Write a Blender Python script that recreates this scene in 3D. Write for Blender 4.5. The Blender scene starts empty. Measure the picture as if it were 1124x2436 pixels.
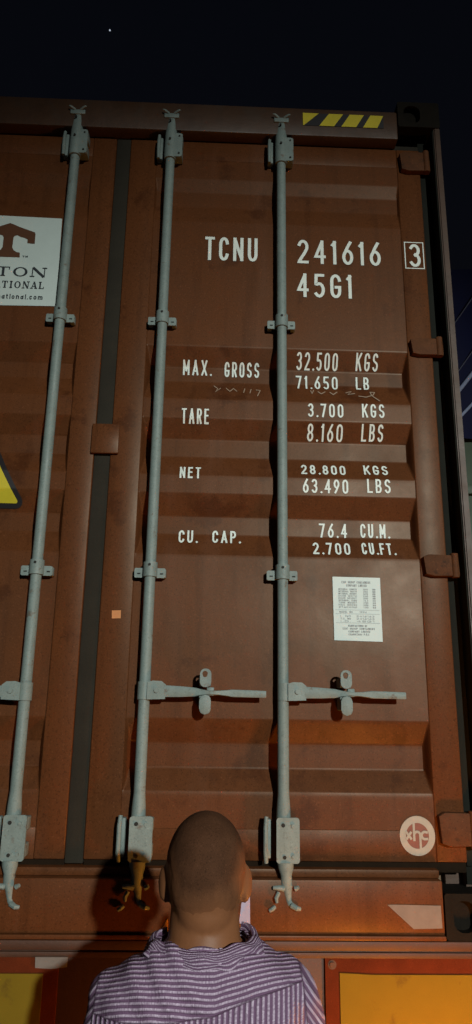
import bpy, bmesh, math, random
from mathutils import Vector, Matrix, noise
R = math.radians
random.seed(7)
S = bpy.context.scene
C = S.collection

# ------------------------------------------------------------------ camera
cam = bpy.data.cameras.new('camera')
cam.sensor_fit = 'VERTICAL'
cam.angle = 2 * math.atan(1218 / 1644.78)
cam.clip_end = 3000
co = bpy.data.objects.new('camera', cam)
C.objects.link(co)
cr, cu, cf = Vector((0.99925357, -0.03580908, 0.01449166)), Vector((-0.02356289, -0.26772028, 0.96320851)), Vector((0.0306119, 0.96283101, 0.26836421))
co.matrix_world = Matrix(((cr.x, cu.x, -cf.x, 0.38522574), (cr.y, cu.y, -cf.y, -2.14416465), (cr.z, cu.z, -cf.z, 0.62295534), (0, 0, 0, 1)))
S.camera = co

# ------------------------------------------------------------------ night sky, work light, exposure
w = bpy.data.worlds.new('World')
S.world = w
w.use_nodes = True
nt = w.node_tree
sky = nt.nodes.new('ShaderNodeTexSky')
sky.sky_type = 'NISHITA'
sky.sun_disc = False
sky.sun_elevation = R(-4.0)
sky.sun_rotation = R(180)
sky.air_density = 1.0
sky.ozone_density = 1.2
bg = nt.nodes['Background']
bg.inputs['Strength'].default_value = 0.19
nt.links.new(sky.outputs[0], bg.inputs[0])
S.view_settings.view_transform = 'Standard'
S.view_settings.look = 'None'
S.view_settings.exposure = 0
S.view_settings.gamma = 1

ld = bpy.data.lights.new('yard_light', 'SPOT')         # the far yard floodlight, high behind the photographer's right shoulder
ld.energy = 6300
ld.color = (0.95, 1.0, 0.93)
ld.shadow_soft_size = 0.18
ld.spot_size = R(31)
ld.spot_blend = 1.0
lo = bpy.data.objects.new('yard_light', ld)
C.objects.link(lo)
lo.location = Vector((0.385, -0.65, 0.33)) + Vector((0.345, -1.0, 0.31)) * 12
lo.rotation_euler = (Vector((0.80, 0, -0.15)) - Vector(lo.location)).to_track_quat('-Z', 'Y').to_euler()

GZ = -1.33            # ground, 1.33 m under the container's bottom (z = 0)
D = 0.05              # face of the doors; frame faces at y = 0

# ------------------------------------------------------------------ materials
def mat(name, base, rough=0.5, metal=0.0, var=0.0, var_scale=6.0, speck=0.0, speck_scale=350.0, streak=0.0, bump=0.0, bump_scale=200.0,
        spec=0.5, stain=None, rvar=0.0, tint=None):
    m = bpy.data.materials.new(name)
    m.use_nodes = True
    t = m.node_tree
    b = t.nodes['Principled BSDF']
    b.inputs['Roughness'].default_value = rough
    b.inputs['Metallic'].default_value = metal
    b.inputs['Specular IOR Level'].default_value = spec
    if tint:
        b.inputs['Specular Tint'].default_value = (*tint, 1)
    tc = t.nodes.new('ShaderNodeTexCoord')
    src = None
    col = t.nodes.new('ShaderNodeRGB')
    col.outputs[0].default_value = (*base, 1)
    cur = col.outputs[0]
    def noisefac(scale, lo, hi, detail=4, mapping=None, rough=0.6):
        n = t.nodes.new('ShaderNodeTexNoise')
        n.inputs['Scale'].default_value = scale
        n.inputs['Detail'].default_value = detail
        n.inputs['Roughness'].default_value = rough
        if mapping:
            mp = t.nodes.new('ShaderNodeMapping')
            mp.inputs['Scale'].default_value = mapping
            t.links.new(tc.outputs['Object'], mp.inputs[0])
            t.links.new(mp.outputs[0], n.inputs['Vector'])
        else:
            t.links.new(tc.outputs['Object'], n.inputs['Vector'])
        r = t.nodes.new('ShaderNodeMapRange')
        r.inputs[1].default_value = lo
        r.inputs[2].default_value = hi
        t.links.new(n.outputs['Fac'], r.inputs[0])
        return r.outputs[0], n.outputs['Fac']
    def mix(a, colr, fac, amount, mode='MIX'):
        mu = t.nodes.new('ShaderNodeMath')
        mu.operation = 'MULTIPLY'
        t.links.new(fac, mu.inputs[0])
        mu.inputs[1].default_value = amount
        mx = t.nodes.new('ShaderNodeMix')
        mx.data_type = 'RGBA'
        mx.blend_type = mode
        t.links.new(mu.outputs[0], mx.inputs[0])
        t.links.new(a, mx.inputs[6])
        mx.inputs[7].default_value = (*colr, 1)
        return mx.outputs[2]
    if var:
        f, _ = noisefac(var_scale, 0.35, 0.65)
        cur = mix(cur, tuple(c * 0.55 for c in base), f, var)
    if streak:
        f, _ = noisefac(1.0, 0.52, 0.75, 3, (22, 22, 1.3))
        cur = mix(cur, tuple(c * 0.5 for c in base), f, streak)
        f, _ = noisefac(1.0, 0.55, 0.8, 3, (9, 9, 0.8))
        cur = mix(cur, tuple(c * 1.2 + 0.03 for c in base), f, streak * 0.5)
    if stain:
        f, _ = noisefac(stain[1], stain[2], stain[2] + 0.08, 5)
        cur = mix(cur, stain[0], f, stain[3])
    if speck:
        f, _ = noisefac(speck_scale, 0.55, 0.7, 2)
        cur = mix(cur, tuple(c * 0.25 for c in base), f, speck)
        f, _ = noisefac(speck_scale * 0.8, 0.6, 0.75, 2, (1, 1.1, 0.9))
        cur = mix(cur, tuple(min(1, c * 1.7 + 0.01) for c in base), f, speck * 0.8)
    t.links.new(cur, b.inputs['Base Color'])
    if rvar:
        f, _ = noisefac(5.0, 0.3, 0.7)
        r = t.nodes.new('ShaderNodeMapRange')
        r.inputs[3].default_value = rough - rvar
        r.inputs[4].default_value = rough + rvar
        t.links.new(f, r.inputs[0])
        t.links.new(r.outputs[0], b.inputs['Roughness'])
    if bump:
        _, f = noisefac(bump_scale, 0, 1, 3)
        _, f2 = noisefac(bump_scale * 0.08, 0, 1, 3)
        ad = t.nodes.new('ShaderNodeMath')
        ad.operation = 'MULTIPLY_ADD'
        t.links.new(f2, ad.inputs[0])
        ad.inputs[1].default_value = 4.0
        t.links.new(f, ad.inputs[2])
        bp = t.nodes.new('ShaderNodeBump')
        bp.inputs['Strength'].default_value = bump
        bp.inputs['Distance'].default_value = 0.001
        t.links.new(ad.outputs[0], bp.inputs['Height'])
        t.links.new(bp.outputs[0], b.inputs['Normal'])
    return m

BROWN = (0.112, 0.0365, 0.0125)
M = {}
M['paint'] = mat('container_paint', BROWN, 0.41, var=0.35, var_scale=5, speck=0.55, speck_scale=210, streak=0.6, bump=0.10, rvar=0.06, stain=((0.05, 0.014, 0.005), 7, 0.58, 0.6), spec=0.20, tint=(1.0, 0.90, 0.74))
M['post_paint'] = mat('frame_paint', (0.062, 0.025, 0.009), 0.55, var=0.5, var_scale=14, speck=0.4, streak=0.45, bump=0.35, rvar=0.08,
                      stain=((0.05, 0.026, 0.014), 9, 0.58, 0.7))
M['hinge'] = mat('hinge_paint', (0.105, 0.037, 0.013), 0.75, var=0.5, var_scale=24, speck=0.5, speck_scale=180, streak=0.4, bump=0.3, spec=0.2, stain=((0.03, 0.014, 0.007), 22, 0.58, 0.7))
M['casting'] = mat('casting_steel', (0.010, 0.0075, 0.005), 0.8, spec=0.12, var=0.6, var_scale=30, speck=0.5, bump=0.6, bump_scale=120)
M['galv'] = mat('galvanised', (0.205, 0.255, 0.238), 0.6, 0.0, var=0.35, var_scale=22, speck=0.35, speck_scale=210, streak=0.35, bump=0.25, rvar=0.1,
                stain=((0.12, 0.07, 0.04), 30, 0.62, 0.7))
M['rubber'] = mat('gasket_rubber', (0.030, 0.025, 0.018), 0.9, spec=0.2, var=0.4, var_scale=8, speck=0.3, streak=0.3)
M['hole'] = mat('bolt_hole', (0.012, 0.012, 0.010), 0.8)
M['white'] = mat('white_lettering', (0.78, 0.84, 0.78), 0.55, var=0.2, var_scale=35, speck=0.15, stain=((0.25, 0.16, 0.10), 60, 0.66, 0.55))
M['sticker'] = mat('white_sticker', (0.56, 0.64, 0.61), 0.5, var=0.12, var_scale=9, speck=0.08)
M['yellow'] = mat('yellow_sticker', (0.62, 0.50, 0.03), 0.45, var=0.2, var_scale=18, speck=0.15)
M['black'] = mat('black_print', (0.016, 0.014, 0.016), 0.5)
M['ink'] = mat('dark_print', (0.02, 0.024, 0.03), 0.5)
M['greyink'] = mat('faded_print', (0.25, 0.26, 0.27), 0.6)
M['logo_brown'] = mat('logo_print', (0.10, 0.035, 0.012), 0.5, var=0.3, var_scale=20)
M['orange'] = mat('orange_sticker', (0.60, 0.22, 0.06), 0.5, var=0.3, var_scale=60)
M['chalk'] = mat('chalk', (0.34, 0.24, 0.17), 0.9)
M['disc'] = mat('disc_print', (0.36, 0.33, 0.27), 0.5, var=0.25, var_scale=40)
M['arrow'] = mat('arrow_print', (0.20, 0.17, 0.15), 0.8, var=0.25, var_scale=40, spec=0.1)
M['seal_and_shade'] = mat('door_seal_and_shade', (0.012, 0.013, 0.010), 0.9, var=0.4, var_scale=12, spec=0.2)  # black rubber of the side gasket, also the painted shade in the post channel
M['thin_rope'] = mat('thin_rope', (0.05, 0.055, 0.09), 0.9)
M['disc_red'] = mat('disc_red_print', (0.20, 0.055, 0.026), 0.5, var=0.3, var_scale=40)
M['reflector'] = mat('yellow_reflector', (0.175, 0.115, 0.010), 0.85, spec=0.1, var=0.15, var_scale=14, speck=0.1, stain=((0.10, 0.055, 0.010), 13, 0.58, 0.55))
M['red_edge'] = mat('red_reflector', (0.11, 0.020, 0.005), 0.85, spec=0.1, var=0.5, var_scale=18, speck=0.4)
M['chassis'] = mat('chassis_paint', (0.075, 0.026, 0.010), 0.6, var=0.5, var_scale=10, speck=0.4, bump=0.4)
M['tyre'] = mat('tyre', (0.02, 0.02, 0.02), 0.85, bump=0.5, bump_scale=60)
M['rim'] = mat('rim', (0.25, 0.25, 0.24), 0.5, 0.6)
M['skin'] = mat('skin', (0.235, 0.094, 0.040), 0.5, var=0.3, var_scale=14, speck=0.2, speck_scale=500, bump=0.12, bump_scale=420, spec=0.3)
M['hair'] = mat('cropped_hair', (0.088, 0.037, 0.018), 0.85, var=0.6, var_scale=22, speck=0.7, speck_scale=420, bump=0.5, bump_scale=420, spec=0.12)
M['trouser'] = mat('trouser_cloth', (0.03, 0.032, 0.045), 0.85, var=0.3, bump=0.5)
M['shoe'] = mat('shoe_leather', (0.02, 0.014, 0.01), 0.5, bump=0.3)
M['eye'] = mat('eye_white', (0.7, 0.68, 0.62), 0.3)
M['iris'] = mat('eye_iris', (0.03, 0.015, 0.008), 0.25)
M['inner'] = mat('pale_cotton', (0.42, 0.37, 0.48), 0.85, var=0.1, var_scale=40, bump=0.4, bump_scale=500)
M['amber_lit_cloth'] = mat('amber_lit_cotton', (0.50, 0.22, 0.045), 0.85, var=0.2, var_scale=60, bump=0.4, bump_scale=500)  # amber lamplight put into the colour of the left collar stand
M['asphalt'] = mat('asphalt', (0.05, 0.048, 0.045), 0.9, var=0.5, var_scale=2, speck=0.5, speck_scale=120, bump=0.9, bump_scale=90)
M['tarp'] = mat('blue_tarpaulin', (0.005, 0.0065, 0.030), 0.7, spec=0.1, var=0.4, var_scale=3, bump=0.5, bump_scale=80)
M['lorry_green'] = mat('lorry_paint', (0.035, 0.06, 0.03), 0.55, var=0.5, var_scale=5, streak=0.3, bump=0.3)
M['strap'] = mat('strap_webbing', (0.20, 0.24, 0.36), 0.6, var=0.3, var_scale=30)
M['cab'] = mat('cab_paint', (0.35, 0.35, 0.33), 0.4)
M['glass'] = mat('cab_glass', (0.01, 0.012, 0.015), 0.1)
M['wood'] = mat('plywood', (0.18, 0.11, 0.06), 0.8, var=0.4)
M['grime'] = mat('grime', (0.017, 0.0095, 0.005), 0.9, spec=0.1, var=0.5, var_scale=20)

def emis(name, colr, strength):
    m = bpy.data.materials.new(name)
    m.use_nodes = True
    b = m.node_tree.nodes['Principled BSDF']
    b.inputs['Base Color'].default_value = (*colr, 1)
    b.inputs['Emission Color'].default_value = (*colr, 1)
    b.inputs['Emission Strength'].default_value = strength
    return m

# the crop thins out towards the hairline: scalp shows through
t = M['hair'].node_tree
b_ = t.nodes['Principled BSDF']
src_ = b_.inputs['Base Color'].links[0].from_socket
at_ = t.nodes.new('ShaderNodeAttribute')
at_.attribute_name = 'fade'
mx_ = t.nodes.new('ShaderNodeMix')
mx_.data_type = 'RGBA'
t.links.new(at_.outputs['Fac'], mx_.inputs[0])
mx_.inputs[6].default_value = (0.215, 0.086, 0.037, 1)
t.links.new(src_, mx_.inputs[7])
t.links.new(mx_.outputs[2], b_.inputs['Base Color'])

# ------------------------------------------------------------------ mesh helpers
def box(bm, x0, x1, y0, y1, z0, z1, bev=0.0, seg=2):
    vs = [bm.verts.new((x, y, z)) for x in (x0, x1) for y in (y0, y1) for z in (z0, z1)]
    idx = [(0, 1, 3, 2), (4, 6, 7, 5), (0, 4, 5, 1), (2, 3, 7, 6), (0, 2, 6, 4), (1, 5, 7, 3)]
    fs = [bm.faces.new([vs[i] for i in f]) for f in idx]
    if bev:
        es = list({e for f in fs for e in f.edges})
        bmesh.ops.bevel(bm, geom=es, offset=bev, segments=seg, affect='EDGES', profile=0.5)
    return vs

def ring(bm, c, u, v, ru, rv, n):
    return [bm.verts.new(c + u * (ru * math.cos(2 * math.pi * i / n)) + v * (rv * math.sin(2 * math.pi * i / n))) for i in range(n)]

def loft(bm, rings, cap=True):
    for a, b in zip(rings, rings[1:]):
        n = len(a)
        for i in range(n):
            bm.faces.new((a[i], a[(i + 1) % n], b[(i + 1) % n], b[i]))
    if cap:
        bm.faces.new(list(reversed(rings[0])))
        bm.faces.new(rings[-1])

def tube(bm, pts, rads, n=16, flat=1.0):
    """a round (or flattened) bar through pts"""
    pts = [Vector(p) for p in pts]
    rs = []
    for i, p in enumerate(pts):
        a = pts[max(0, i - 1)]
        b = pts[min(len(pts) - 1, i + 1)]
        d = (b - a).normalized()
        up = Vector((0, 1, 0)) if abs(d.y) < 0.9 else Vector((1, 0, 0))
        u = d.cross(up).normalized()
        v = d.cross(u).normalized()
        r = rads[i] if isinstance(rads, (list, tuple)) else rads
        rs.append(ring(bm, p, u, v, r, r * flat, n))
    loft(bm, rs)

def cyl(bm, c, axis, r, length, n=16, r2=None):
    axis = Vector(axis).normalized()
    c = Vector(c)
    up = Vector((0, 0, 1)) if abs(axis.z) < 0.9 else Vector((1, 0, 0))
    u = axis.cross(up).normalized()
    v = axis.cross(u)
    loft(bm, [ring(bm, c - axis * length / 2, u, v, r, r, n), ring(bm, c + axis * length / 2, u, v, r2 or r, r2 or r, n)])

def ellipsoid(bm, c, r, seg=24, rng=14, rot=None):
    mtx = Matrix.Translation(c) @ (rot.to_matrix().to_4x4() if rot else Matrix.Identity(4)) @ Matrix.Diagonal((*r, 1))
    bmesh.ops.create_uvsphere(bm, u_segments=seg, v_segments=rng, radius=1, matrix=mtx)

def prism(bm, poly, y0, y1, bev=0.0):
    """poly in x,z extruded along y"""
    n = len(poly)
    a = [bm.verts.new((x, y0, z)) for x, z in poly]
    b = [bm.verts.new((x, y1, z)) for x, z in poly]
    fs = [bm.faces.new(a), bm.faces.new(list(reversed(b)))]
    for i in range(n):
        fs.append(bm.faces.new((a[i], b[i], b[(i + 1) % n], a[(i + 1) % n])))
    if bev:
        es = list({e for e in fs[0].edges})
        bmesh.ops.bevel(bm, geom=es, offset=bev, segments=2, affect='EDGES', profile=0.5)

def rrect(x0, x1, z0, z1, r, n=5):
    out = []
    for cx, cz, a0 in ((x1 - r, z1 - r, 0), (x0 + r, z1 - r, 90), (x0 + r, z0 + r, 180), (x1 - r, z0 + r, 270)):
        for i in range(n + 1):
            a = R(a0 + 90 * i / n)
            out.append((cx + r * math.cos(a), cz + r * math.sin(a)))
    return out

def finish(name, bm, m, parent=None, smooth=35, fix=True, split=False):
    if split:
        # one object per piece: islands whose boxes touch stay together
        bm.verts.index_update()
        bm.verts.ensure_lookup_table()
        seen, isl = set(), []
        for v in bm.verts:
            if v in seen:
                continue
            st_, cur = [v], []
            seen.add(v)
            while st_:
                a = st_.pop()
                cur.append(a)
                for e in a.link_edges:
                    b = e.other_vert(a)
                    if b not in seen:
                        seen.add(b)
                        st_.append(b)
            isl.append(cur)
        bb = [(Vector([min(v.co[k] for v in c) for k in range(3)]), Vector([max(v.co[k] for v in c) for k in range(3)])) for c in isl]
        par = list(range(len(isl)))
        def root(i):
            while par[i] != i:
                i = par[i]
            return i
        for i in range(len(isl)):
            for j in range(i):
                if all(bb[i][0][k] < bb[j][1][k] + .0008 and bb[j][0][k] < bb[i][1][k] + .0008 for k in range(3)):
                    par[root(i)] = root(j)
        groups = {}
        for i in range(len(isl)):
            groups.setdefault(root(i), []).append(i)
        if len(groups) > 1:
            for g_ in groups.values():
                b2 = bm.copy()
                b2.verts.ensure_lookup_table()
                keep = {v.index for i in g_ for v in isl[i]}
                bmesh.ops.delete(b2, geom=[v for v in b2.verts if v.index not in keep], context='VERTS')
                last = finish(name, b2, m, parent, smooth, fix)
            bm.free()
            return last
    if fix:
        bmesh.ops.recalc_face_normals(bm, faces=bm.faces)
    me = bpy.data.meshes.new(name)
    bm.to_mesh(me)
    bm.free()
    ms = m if isinstance(m, (list, tuple)) else [m]
    for x in ms:
        me.materials.append(x)
    if smooth:
        me.polygons.foreach_set('use_smooth', [True] * len(me.polygons))
        me.set_sharp_from_angle(angle=R(smooth))
    o = bpy.data.objects.new(name, me)
    C.objects.link(o)
    if parent:
        adopt(o, parent)
    return o

WLOC = {}
def adopt(o, parent):
    o.parent = parent
    o.matrix_parent_inverse = Matrix.Translation(-WLOC.get(parent.name, Vector((0, 0, 0))))

def thing(name, label, cat, loc=(0, 0, 0), group=None):
    o = bpy.data.objects.new(name, None)
    o.empty_display_size = 0.2
    C.objects.link(o)
    o.location = loc
    WLOC[o.name] = Vector(loc)
    o['label'] = label
    o['category'] = cat
    if group:
        o['group'] = group
    return o

def tag(o, label, cat, group=None):
    o['label'] = label
    o['category'] = cat
    if group:
        o['group'] = group

def new():
    return bmesh.new()

# ------------------------------------------------------------------ ground
bm = new()
bmesh.ops.create_grid(bm, x_segments=40, y_segments=40, size=1500, matrix=Matrix.Translation((0, 0, GZ)))
g = finish('ground', bm, M['asphalt'])
g['kind'] = 'structure'

# ------------------------------------------------------------------ door pressing: five recesses
REC = [(2.546, 2.490, 2.424, 2.356), (1.840, 1.772, 1.715, 1.638), (1.566, 1.500, 1.434, 1.361), (1.298, 1.225, 1.163, 1.088), (0.579, 0.510, 0.437, 0.373)]
DEPTH = 0.034
PX = {1: (0.132, 1.057), -1: (-1.057, -0.112)}
def trap(z):
    for a, b, c, d in REC:
        if d < z < a:
            if z > b:
                return (a - z) / (a - b)
            if z < c:
                return (z - d) / (c - d)
            return 1.0
    return 0.0
def prof(z, s):
    """depth as a fraction; the left leaf's pressings are shallower, as the photograph shows them"""
    return sum(trap(z + k * 0.0012) for k in range(-3, 4)) / 7 * (0.28 if z > 2.2 else 1.0)
def surf(x, z):
    s = 1 if x > 0 else -1
    a, b = PX[s]
    if not (a < x < b):
        return D
    r = min(x - a, b - x) / 0.015
    r = max(0.0, min(1.0, r))
    r = r * r * (3 - 2 * r) * 0.5 + r * 0.5
    return D + 0.0025 + DEPTH * min(prof(z, s), r)

# ------------------------------------------------------------------ stroke lettering
def arc(cx, cy, rx, ry, a0, a1, n=7):
    return [(cx + rx * math.cos(R(a0 + (a1 - a0) * i / n)), cy + ry * math.sin(R(a0 + (a1 - a0) * i / n))) for i in range(n + 1)]
q = 0.26
OVAL = arc(.5, 1 - q, .5, q, 0, 180, 10) + arc(.5, q, .5, q, 180, 360, 10)
G = {
 'T': (1, [[(0, 1), (1, 1)], [(.5, .97), (.5, 0)]]),
 'C': (1, [arc(.5, 1 - q, .5, q, 10, 180, 9) + arc(.5, q, .5, q, 180, 350, 9)]),
 'N': (1.05, [[(0, 0), (0, 1)], [(1, 0), (1, 1)], [(.02, .97), (.98, .03)]]),
 'U': (1, [[(0, 1)] + arc(.5, q, .5, q, 180, 360, 10) + [(1, 1)]]),
 '2': (1, [arc(.5, .74, .5, .26, 160, -25, 9) + [(.72, .45), (.08, .08), (0, 0), (1, 0)]]),
 '4': (1.05, [[(.76, 0), (.76, 1)], [(.74, .97), (0, .28), (1, .28)]]),
 '1': (.5, [[(.8, 0), (.8, 1)], [(.78, .97), (0, .86)]]),
 '6': (1, ['c' + '', ]),
 '3': (1, [arc(.48, .755, .48, .245, 150, -80, 9), arc(.48, .27, .52, .27, 80, -150, 10)]),
 '5': (1, [[(.95, 1), (.1, 1), (.06, .58)] + arc(.47, .3, .53, .3, 120, -140, 10)]),
 'G': (1, [arc(.5, 1 - q, .5, q, 10, 180, 9) + arc(.5, q, .5, q, 180, 360, 9) + [(1, .45), (.55, .45)]]),
 'M': (1.15, [[(0, 0), (0, 1)], [(1, 0), (1, 1)], [(.02, .96), (.5, .3)], [(.98, .96), (.5, .3)]]),
 'A': (1.1, [[(0, 0), (.5, 1)], [(1, 0), (.5, 1)], [(.2, .28), (.8, .28)]]),
 'X': (1.05, [[(0, 0), (1, 1)], [(0, 1), (1, 0)]]),
 '.': (.22, [[(.3, 0), (.7, 0.005)]]),
 'R': (1, [[(0, 0), (0, 1)], [(0, 1)] + arc(.55, .75, .45, .25, 90, -90, 8) + [(0, .5)], [(.5, .48), (1, 0)]]),
 'O': (1, [OVAL + ['closed']]),
 '0': (1, [OVAL + ['closed']]),
 'S': (1, [arc(.5, .755, .48, .245, 25, 230, 9) + arc(.5, .255, .5, .255, 50, -155, 9)]),
 '7': (1, [[(0, 1), (1, 1), (.35, 0)]]),
 'K': (1.05, [[(0, 0), (0, 1)], [(1, 1), (.03, .4)], [(.35, .6), (1, 0)]]),
 'L': (.9, [[(0, 1), (0, 0), (1, 0)]]),
 'B': (1, [[(0, 0), (0, 1)], [(0, 1)] + arc(.5, .76, .42, .24, 90, -90, 7) + [(0, .52)], [(.45, .5)] + arc(.5, .25, .5, .25, 85, -90, 7) + [(0, 0)]]),
 '8': (1, [arc(.5, .75, .43, .25, 0, 360, 16)[:-1] + ['closed'], arc(.5, .25, .5, .25, 0, 360, 16)[:-1] + ['closed']]),
 'E': (.92, [[(1, 1), (0, 1), (0, 0), (1, 0)], [(0, .52), (.85, .52)]]),
 'F': (.92, [[(1, 1), (0, 1), (0, 0)], [(0, .52), (.85, .52)]]),
 'P': (1, [[(0, 0), (0, 1)], [(0, 1)] + arc(.55, .74, .45, .26, 90, -90, 8) + [(0, .48)]]),
 'I': (.25, [[(.5, 0), (.5, 1)]]),
 'D': (1, [[(0, 0), (0, 1)] + arc(.4, .5, .6, .5, 90, -90, 10) + [(0, 0)]]),
 'H': (1, [[(0, 0), (0, 1)], [(1, 0), (1, 1)], [(0, .5), (1, .5)]]),
 'W': (1.3, [[(0, 1), (.27, 0)], [(.5, .9), (.27, 0)], [(.5, .9), (.73, 0)], [(1, 1), (.73, 0)]]),
 'Y': (1, [[(0, 1), (.5, .48)], [(1, 1), (.5, .48)], [(.5, .5), (.5, 0)]]),
 'Z': (1, [[(0, 1), (1, 1), (0, 0), (1, 0)]]),
 ':': (.22, [[(.3, .15), (.7, .155)], [(.3, .7), (.7, .705)]]),
 '-': (.7, [[(0, .5), (1, .5)]]),
 ' ': (.9, []),
}
def loopglyph(cx, cy, rx, ry):
    return arc(cx, cy, rx, ry, 0, 360, 18)[:-1] + ['closed']
G['6'] = (1, [loopglyph(.5, .3, .5, .3), [(.84, 1), (.5, .78), (.06, .42)]])
G['9'] = (1, [loopglyph(.5, .7, .5, .3), [(.16, 0), (.5, .22), (.94, .58)]])
# small letters of the sticker's web address (height = x-height 0.7)
LOW = {
 'e': (.75, [[(.02, .36), (.98, .36)] + arc(.5, .36, .48, .36, 0, 300, 12)]),
 'r': (.5, [[(0, 0), (0, .7)], [(.02, .45), (.4, .68), (1, .68)]]),
 'n': (.75, [[(0, 0), (0, .7)], [(0, .45)] + arc(.5, .42, .5, .27, 150, 0, 6) + [(1, 0)]]),
 'a': (.75, [loopglyph(.48, .3, .46, .3), [(1, 0), (1, .68)]]),
 't': (.5, [[(.4, .95), (.4, .1), (.95, 0)], [(0, .68), (1, .68)]]),
 'i': (.2, [[(.5, 0), (.5, .68)], [(.3, .95), (.7, .955)]]),
 'o': (.75, [loopglyph(.5, .34, .5, .34)]),
 'l': (.2, [[(.5, 0), (.5, 1)]]),
 'c': (.7, [arc(.5, .35, .48, .35, 40, 320, 10)]),
 'm': (1.15, [[(0, 0), (0, .7)], [(0, .5)] + arc(.25, .45, .25, .22, 150, 0, 5) + [(.5, 0)], [(.5, .5)] + arc(.75, .45, .25, .22, 150, 0, 5) + [(1, 0)]]),
 'w': (1.1, [[(0, .7), (.25, 0)], [(.5, .65), (.25, 0)], [(.5, .65), (.75, 0)], [(1, .7), (.75, 0)]]),
}
G.update(LOW)

def ribbon(bm, pts, sw, yoff, caps=True):
    closed = pts[-1] == 'closed'
    pts = [Vector((p[0], p[1])) for p in pts if p != 'closed']
    if len(pts) < 2:
        return
    h = sw / 2
    if not closed and caps:
        d = (pts[0] - pts[1]).normalized()
        pts[0] = pts[0] + d * h
        d = (pts[-1] - pts[-2]).normalized()
        pts[-1] = pts[-1] + d * h
    n = len(pts)
    L, Rr = [], []
    for i in range(n):
        if closed:
            a, b = pts[i] - pts[i - 1], pts[(i + 1) % n] - pts[i]
        else:
            a = pts[i] - pts[i - 1] if i else pts[1] - pts[0]
            b = pts[i + 1] - pts[i] if i < n - 1 else pts[-1] - pts[-2]
        a.normalize()
        b.normalize()
        na, nb = Vector((-a.y, a.x)), Vector((-b.y, b.x))
        m = na + nb
        if m.length < 1e-4:
            m = na
        m.normalize()
        k = min(1.6, 1 / max(0.25, m.dot(na)))
        L.append(bm.verts.new((pts[i].x + m.x * h * k, yoff, pts[i].y + m.y * h * k)))
        Rr.append(bm.verts.new((pts[i].x - m.x * h * k, yoff, pts[i].y - m.y * h * k)))
    for i in range(n if closed else n - 1):
        j = (i + 1) % n
        bm.faces.new((L[i], Rr[i], Rr[j], L[j]))

def text_mesh(bm, s, x0, x1, ztop, zbot, sw, gap=0.42, ztop1=None, thick=1.0):
    """monoline capitals between x0 and x1; the line may rise to ztop1 at its right end"""
    adv = [G[c][0] for c in s]
    tot = sum(adv) + gap * (len(s) - 1)
    wch = (x1 - x0) / tot
    x = x0
    tilt = ((ztop1 - ztop) / (x1 - x0)) if ztop1 is not None else 0.0
    for c, a in zip(s, adv):
        w_ = a * wch
        k = 0
        for st in G[c][1]:
            h = sw / 2
            ww = max(w_ - sw, 0.0005)
            hh = ztop - zbot - sw
            pts = []
            for p in st:
                if p == 'closed':
                    pts.append(p)
                else:
                    px = x + h + p[0] * ww
                    pts.append((px, zbot + h + p[1] * hh + tilt * (px - x0)))
            ribbon(bm, pts, sw, -0.00025 * k, caps=True)
            k += 1
        x += (a + gap) * wch

def drape(bm, off=0.0022, base=0.0):
    """lay a flat mesh on the pressed door: cut it where the door bends, then push it back to the steel"""
    zs = [v.co.z for v in bm.verts]
    lo_, hi_ = min(zs), max(zs)
    cuts = []
    for r in REC:
        for k in r:
            cuts += [k - 0.0037, k - 0.0012, k + 0.0012, k + 0.0037]
        cuts += [r[0] + (r[1] - r[0]) * t for t in (.3, .6)] + [r[2] + (r[3] - r[2]) * t for t in (.3, .6)]
    for c in cuts:
        if lo_ < c < hi_:
            geo = bm.verts[:] + bm.edges[:] + bm.faces[:]
            bmesh.ops.bisect_plane(bm, geom=geo, plane_co=(0, 0, c), plane_no=(0, 0, 1))
    for v in bm.verts:
        v.co.y = surf(v.co.x, v.co.z) - off + v.co.y

def lettering(s, x0, x1, zt, zb, sw, parent, m=None, zt1=None, gap=0.42, name='lettering', off=0.0022):
    bm = new()
    text_mesh(bm, s, x0, x1, zt, zb, sw, gap, zt1)
    drape(bm, off)
    for f in bm.faces:
        f.normal_update()
        if f.normal.y > 0:
            f.normal_flip()
    return finish(name, bm, m or M['white'], parent, smooth=0, fix=False)

def flat_decal(name, poly, m, parent, off, draped=True, y=None):
    bm = new()
    vs = [bm.verts.new((x, 0, z)) for x, z in poly]
    f = bm.faces.new(vs)
    f.normal_update()
    if f.normal.y > 0:
        f.normal_flip()
    if draped:
        drape(bm, off)
    else:
        for v in bm.verts:
            v.co.y = y
    return finish(name, bm, m, parent, smooth=0, fix=False)

# ------------------------------------------------------------------ shipping container
cont = thing('shipping_container', 'tall rust brown shipping container with pale lock rods and white lettering on its doors', 'container', (0, 0, 0))
LEN = 12.19
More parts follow.
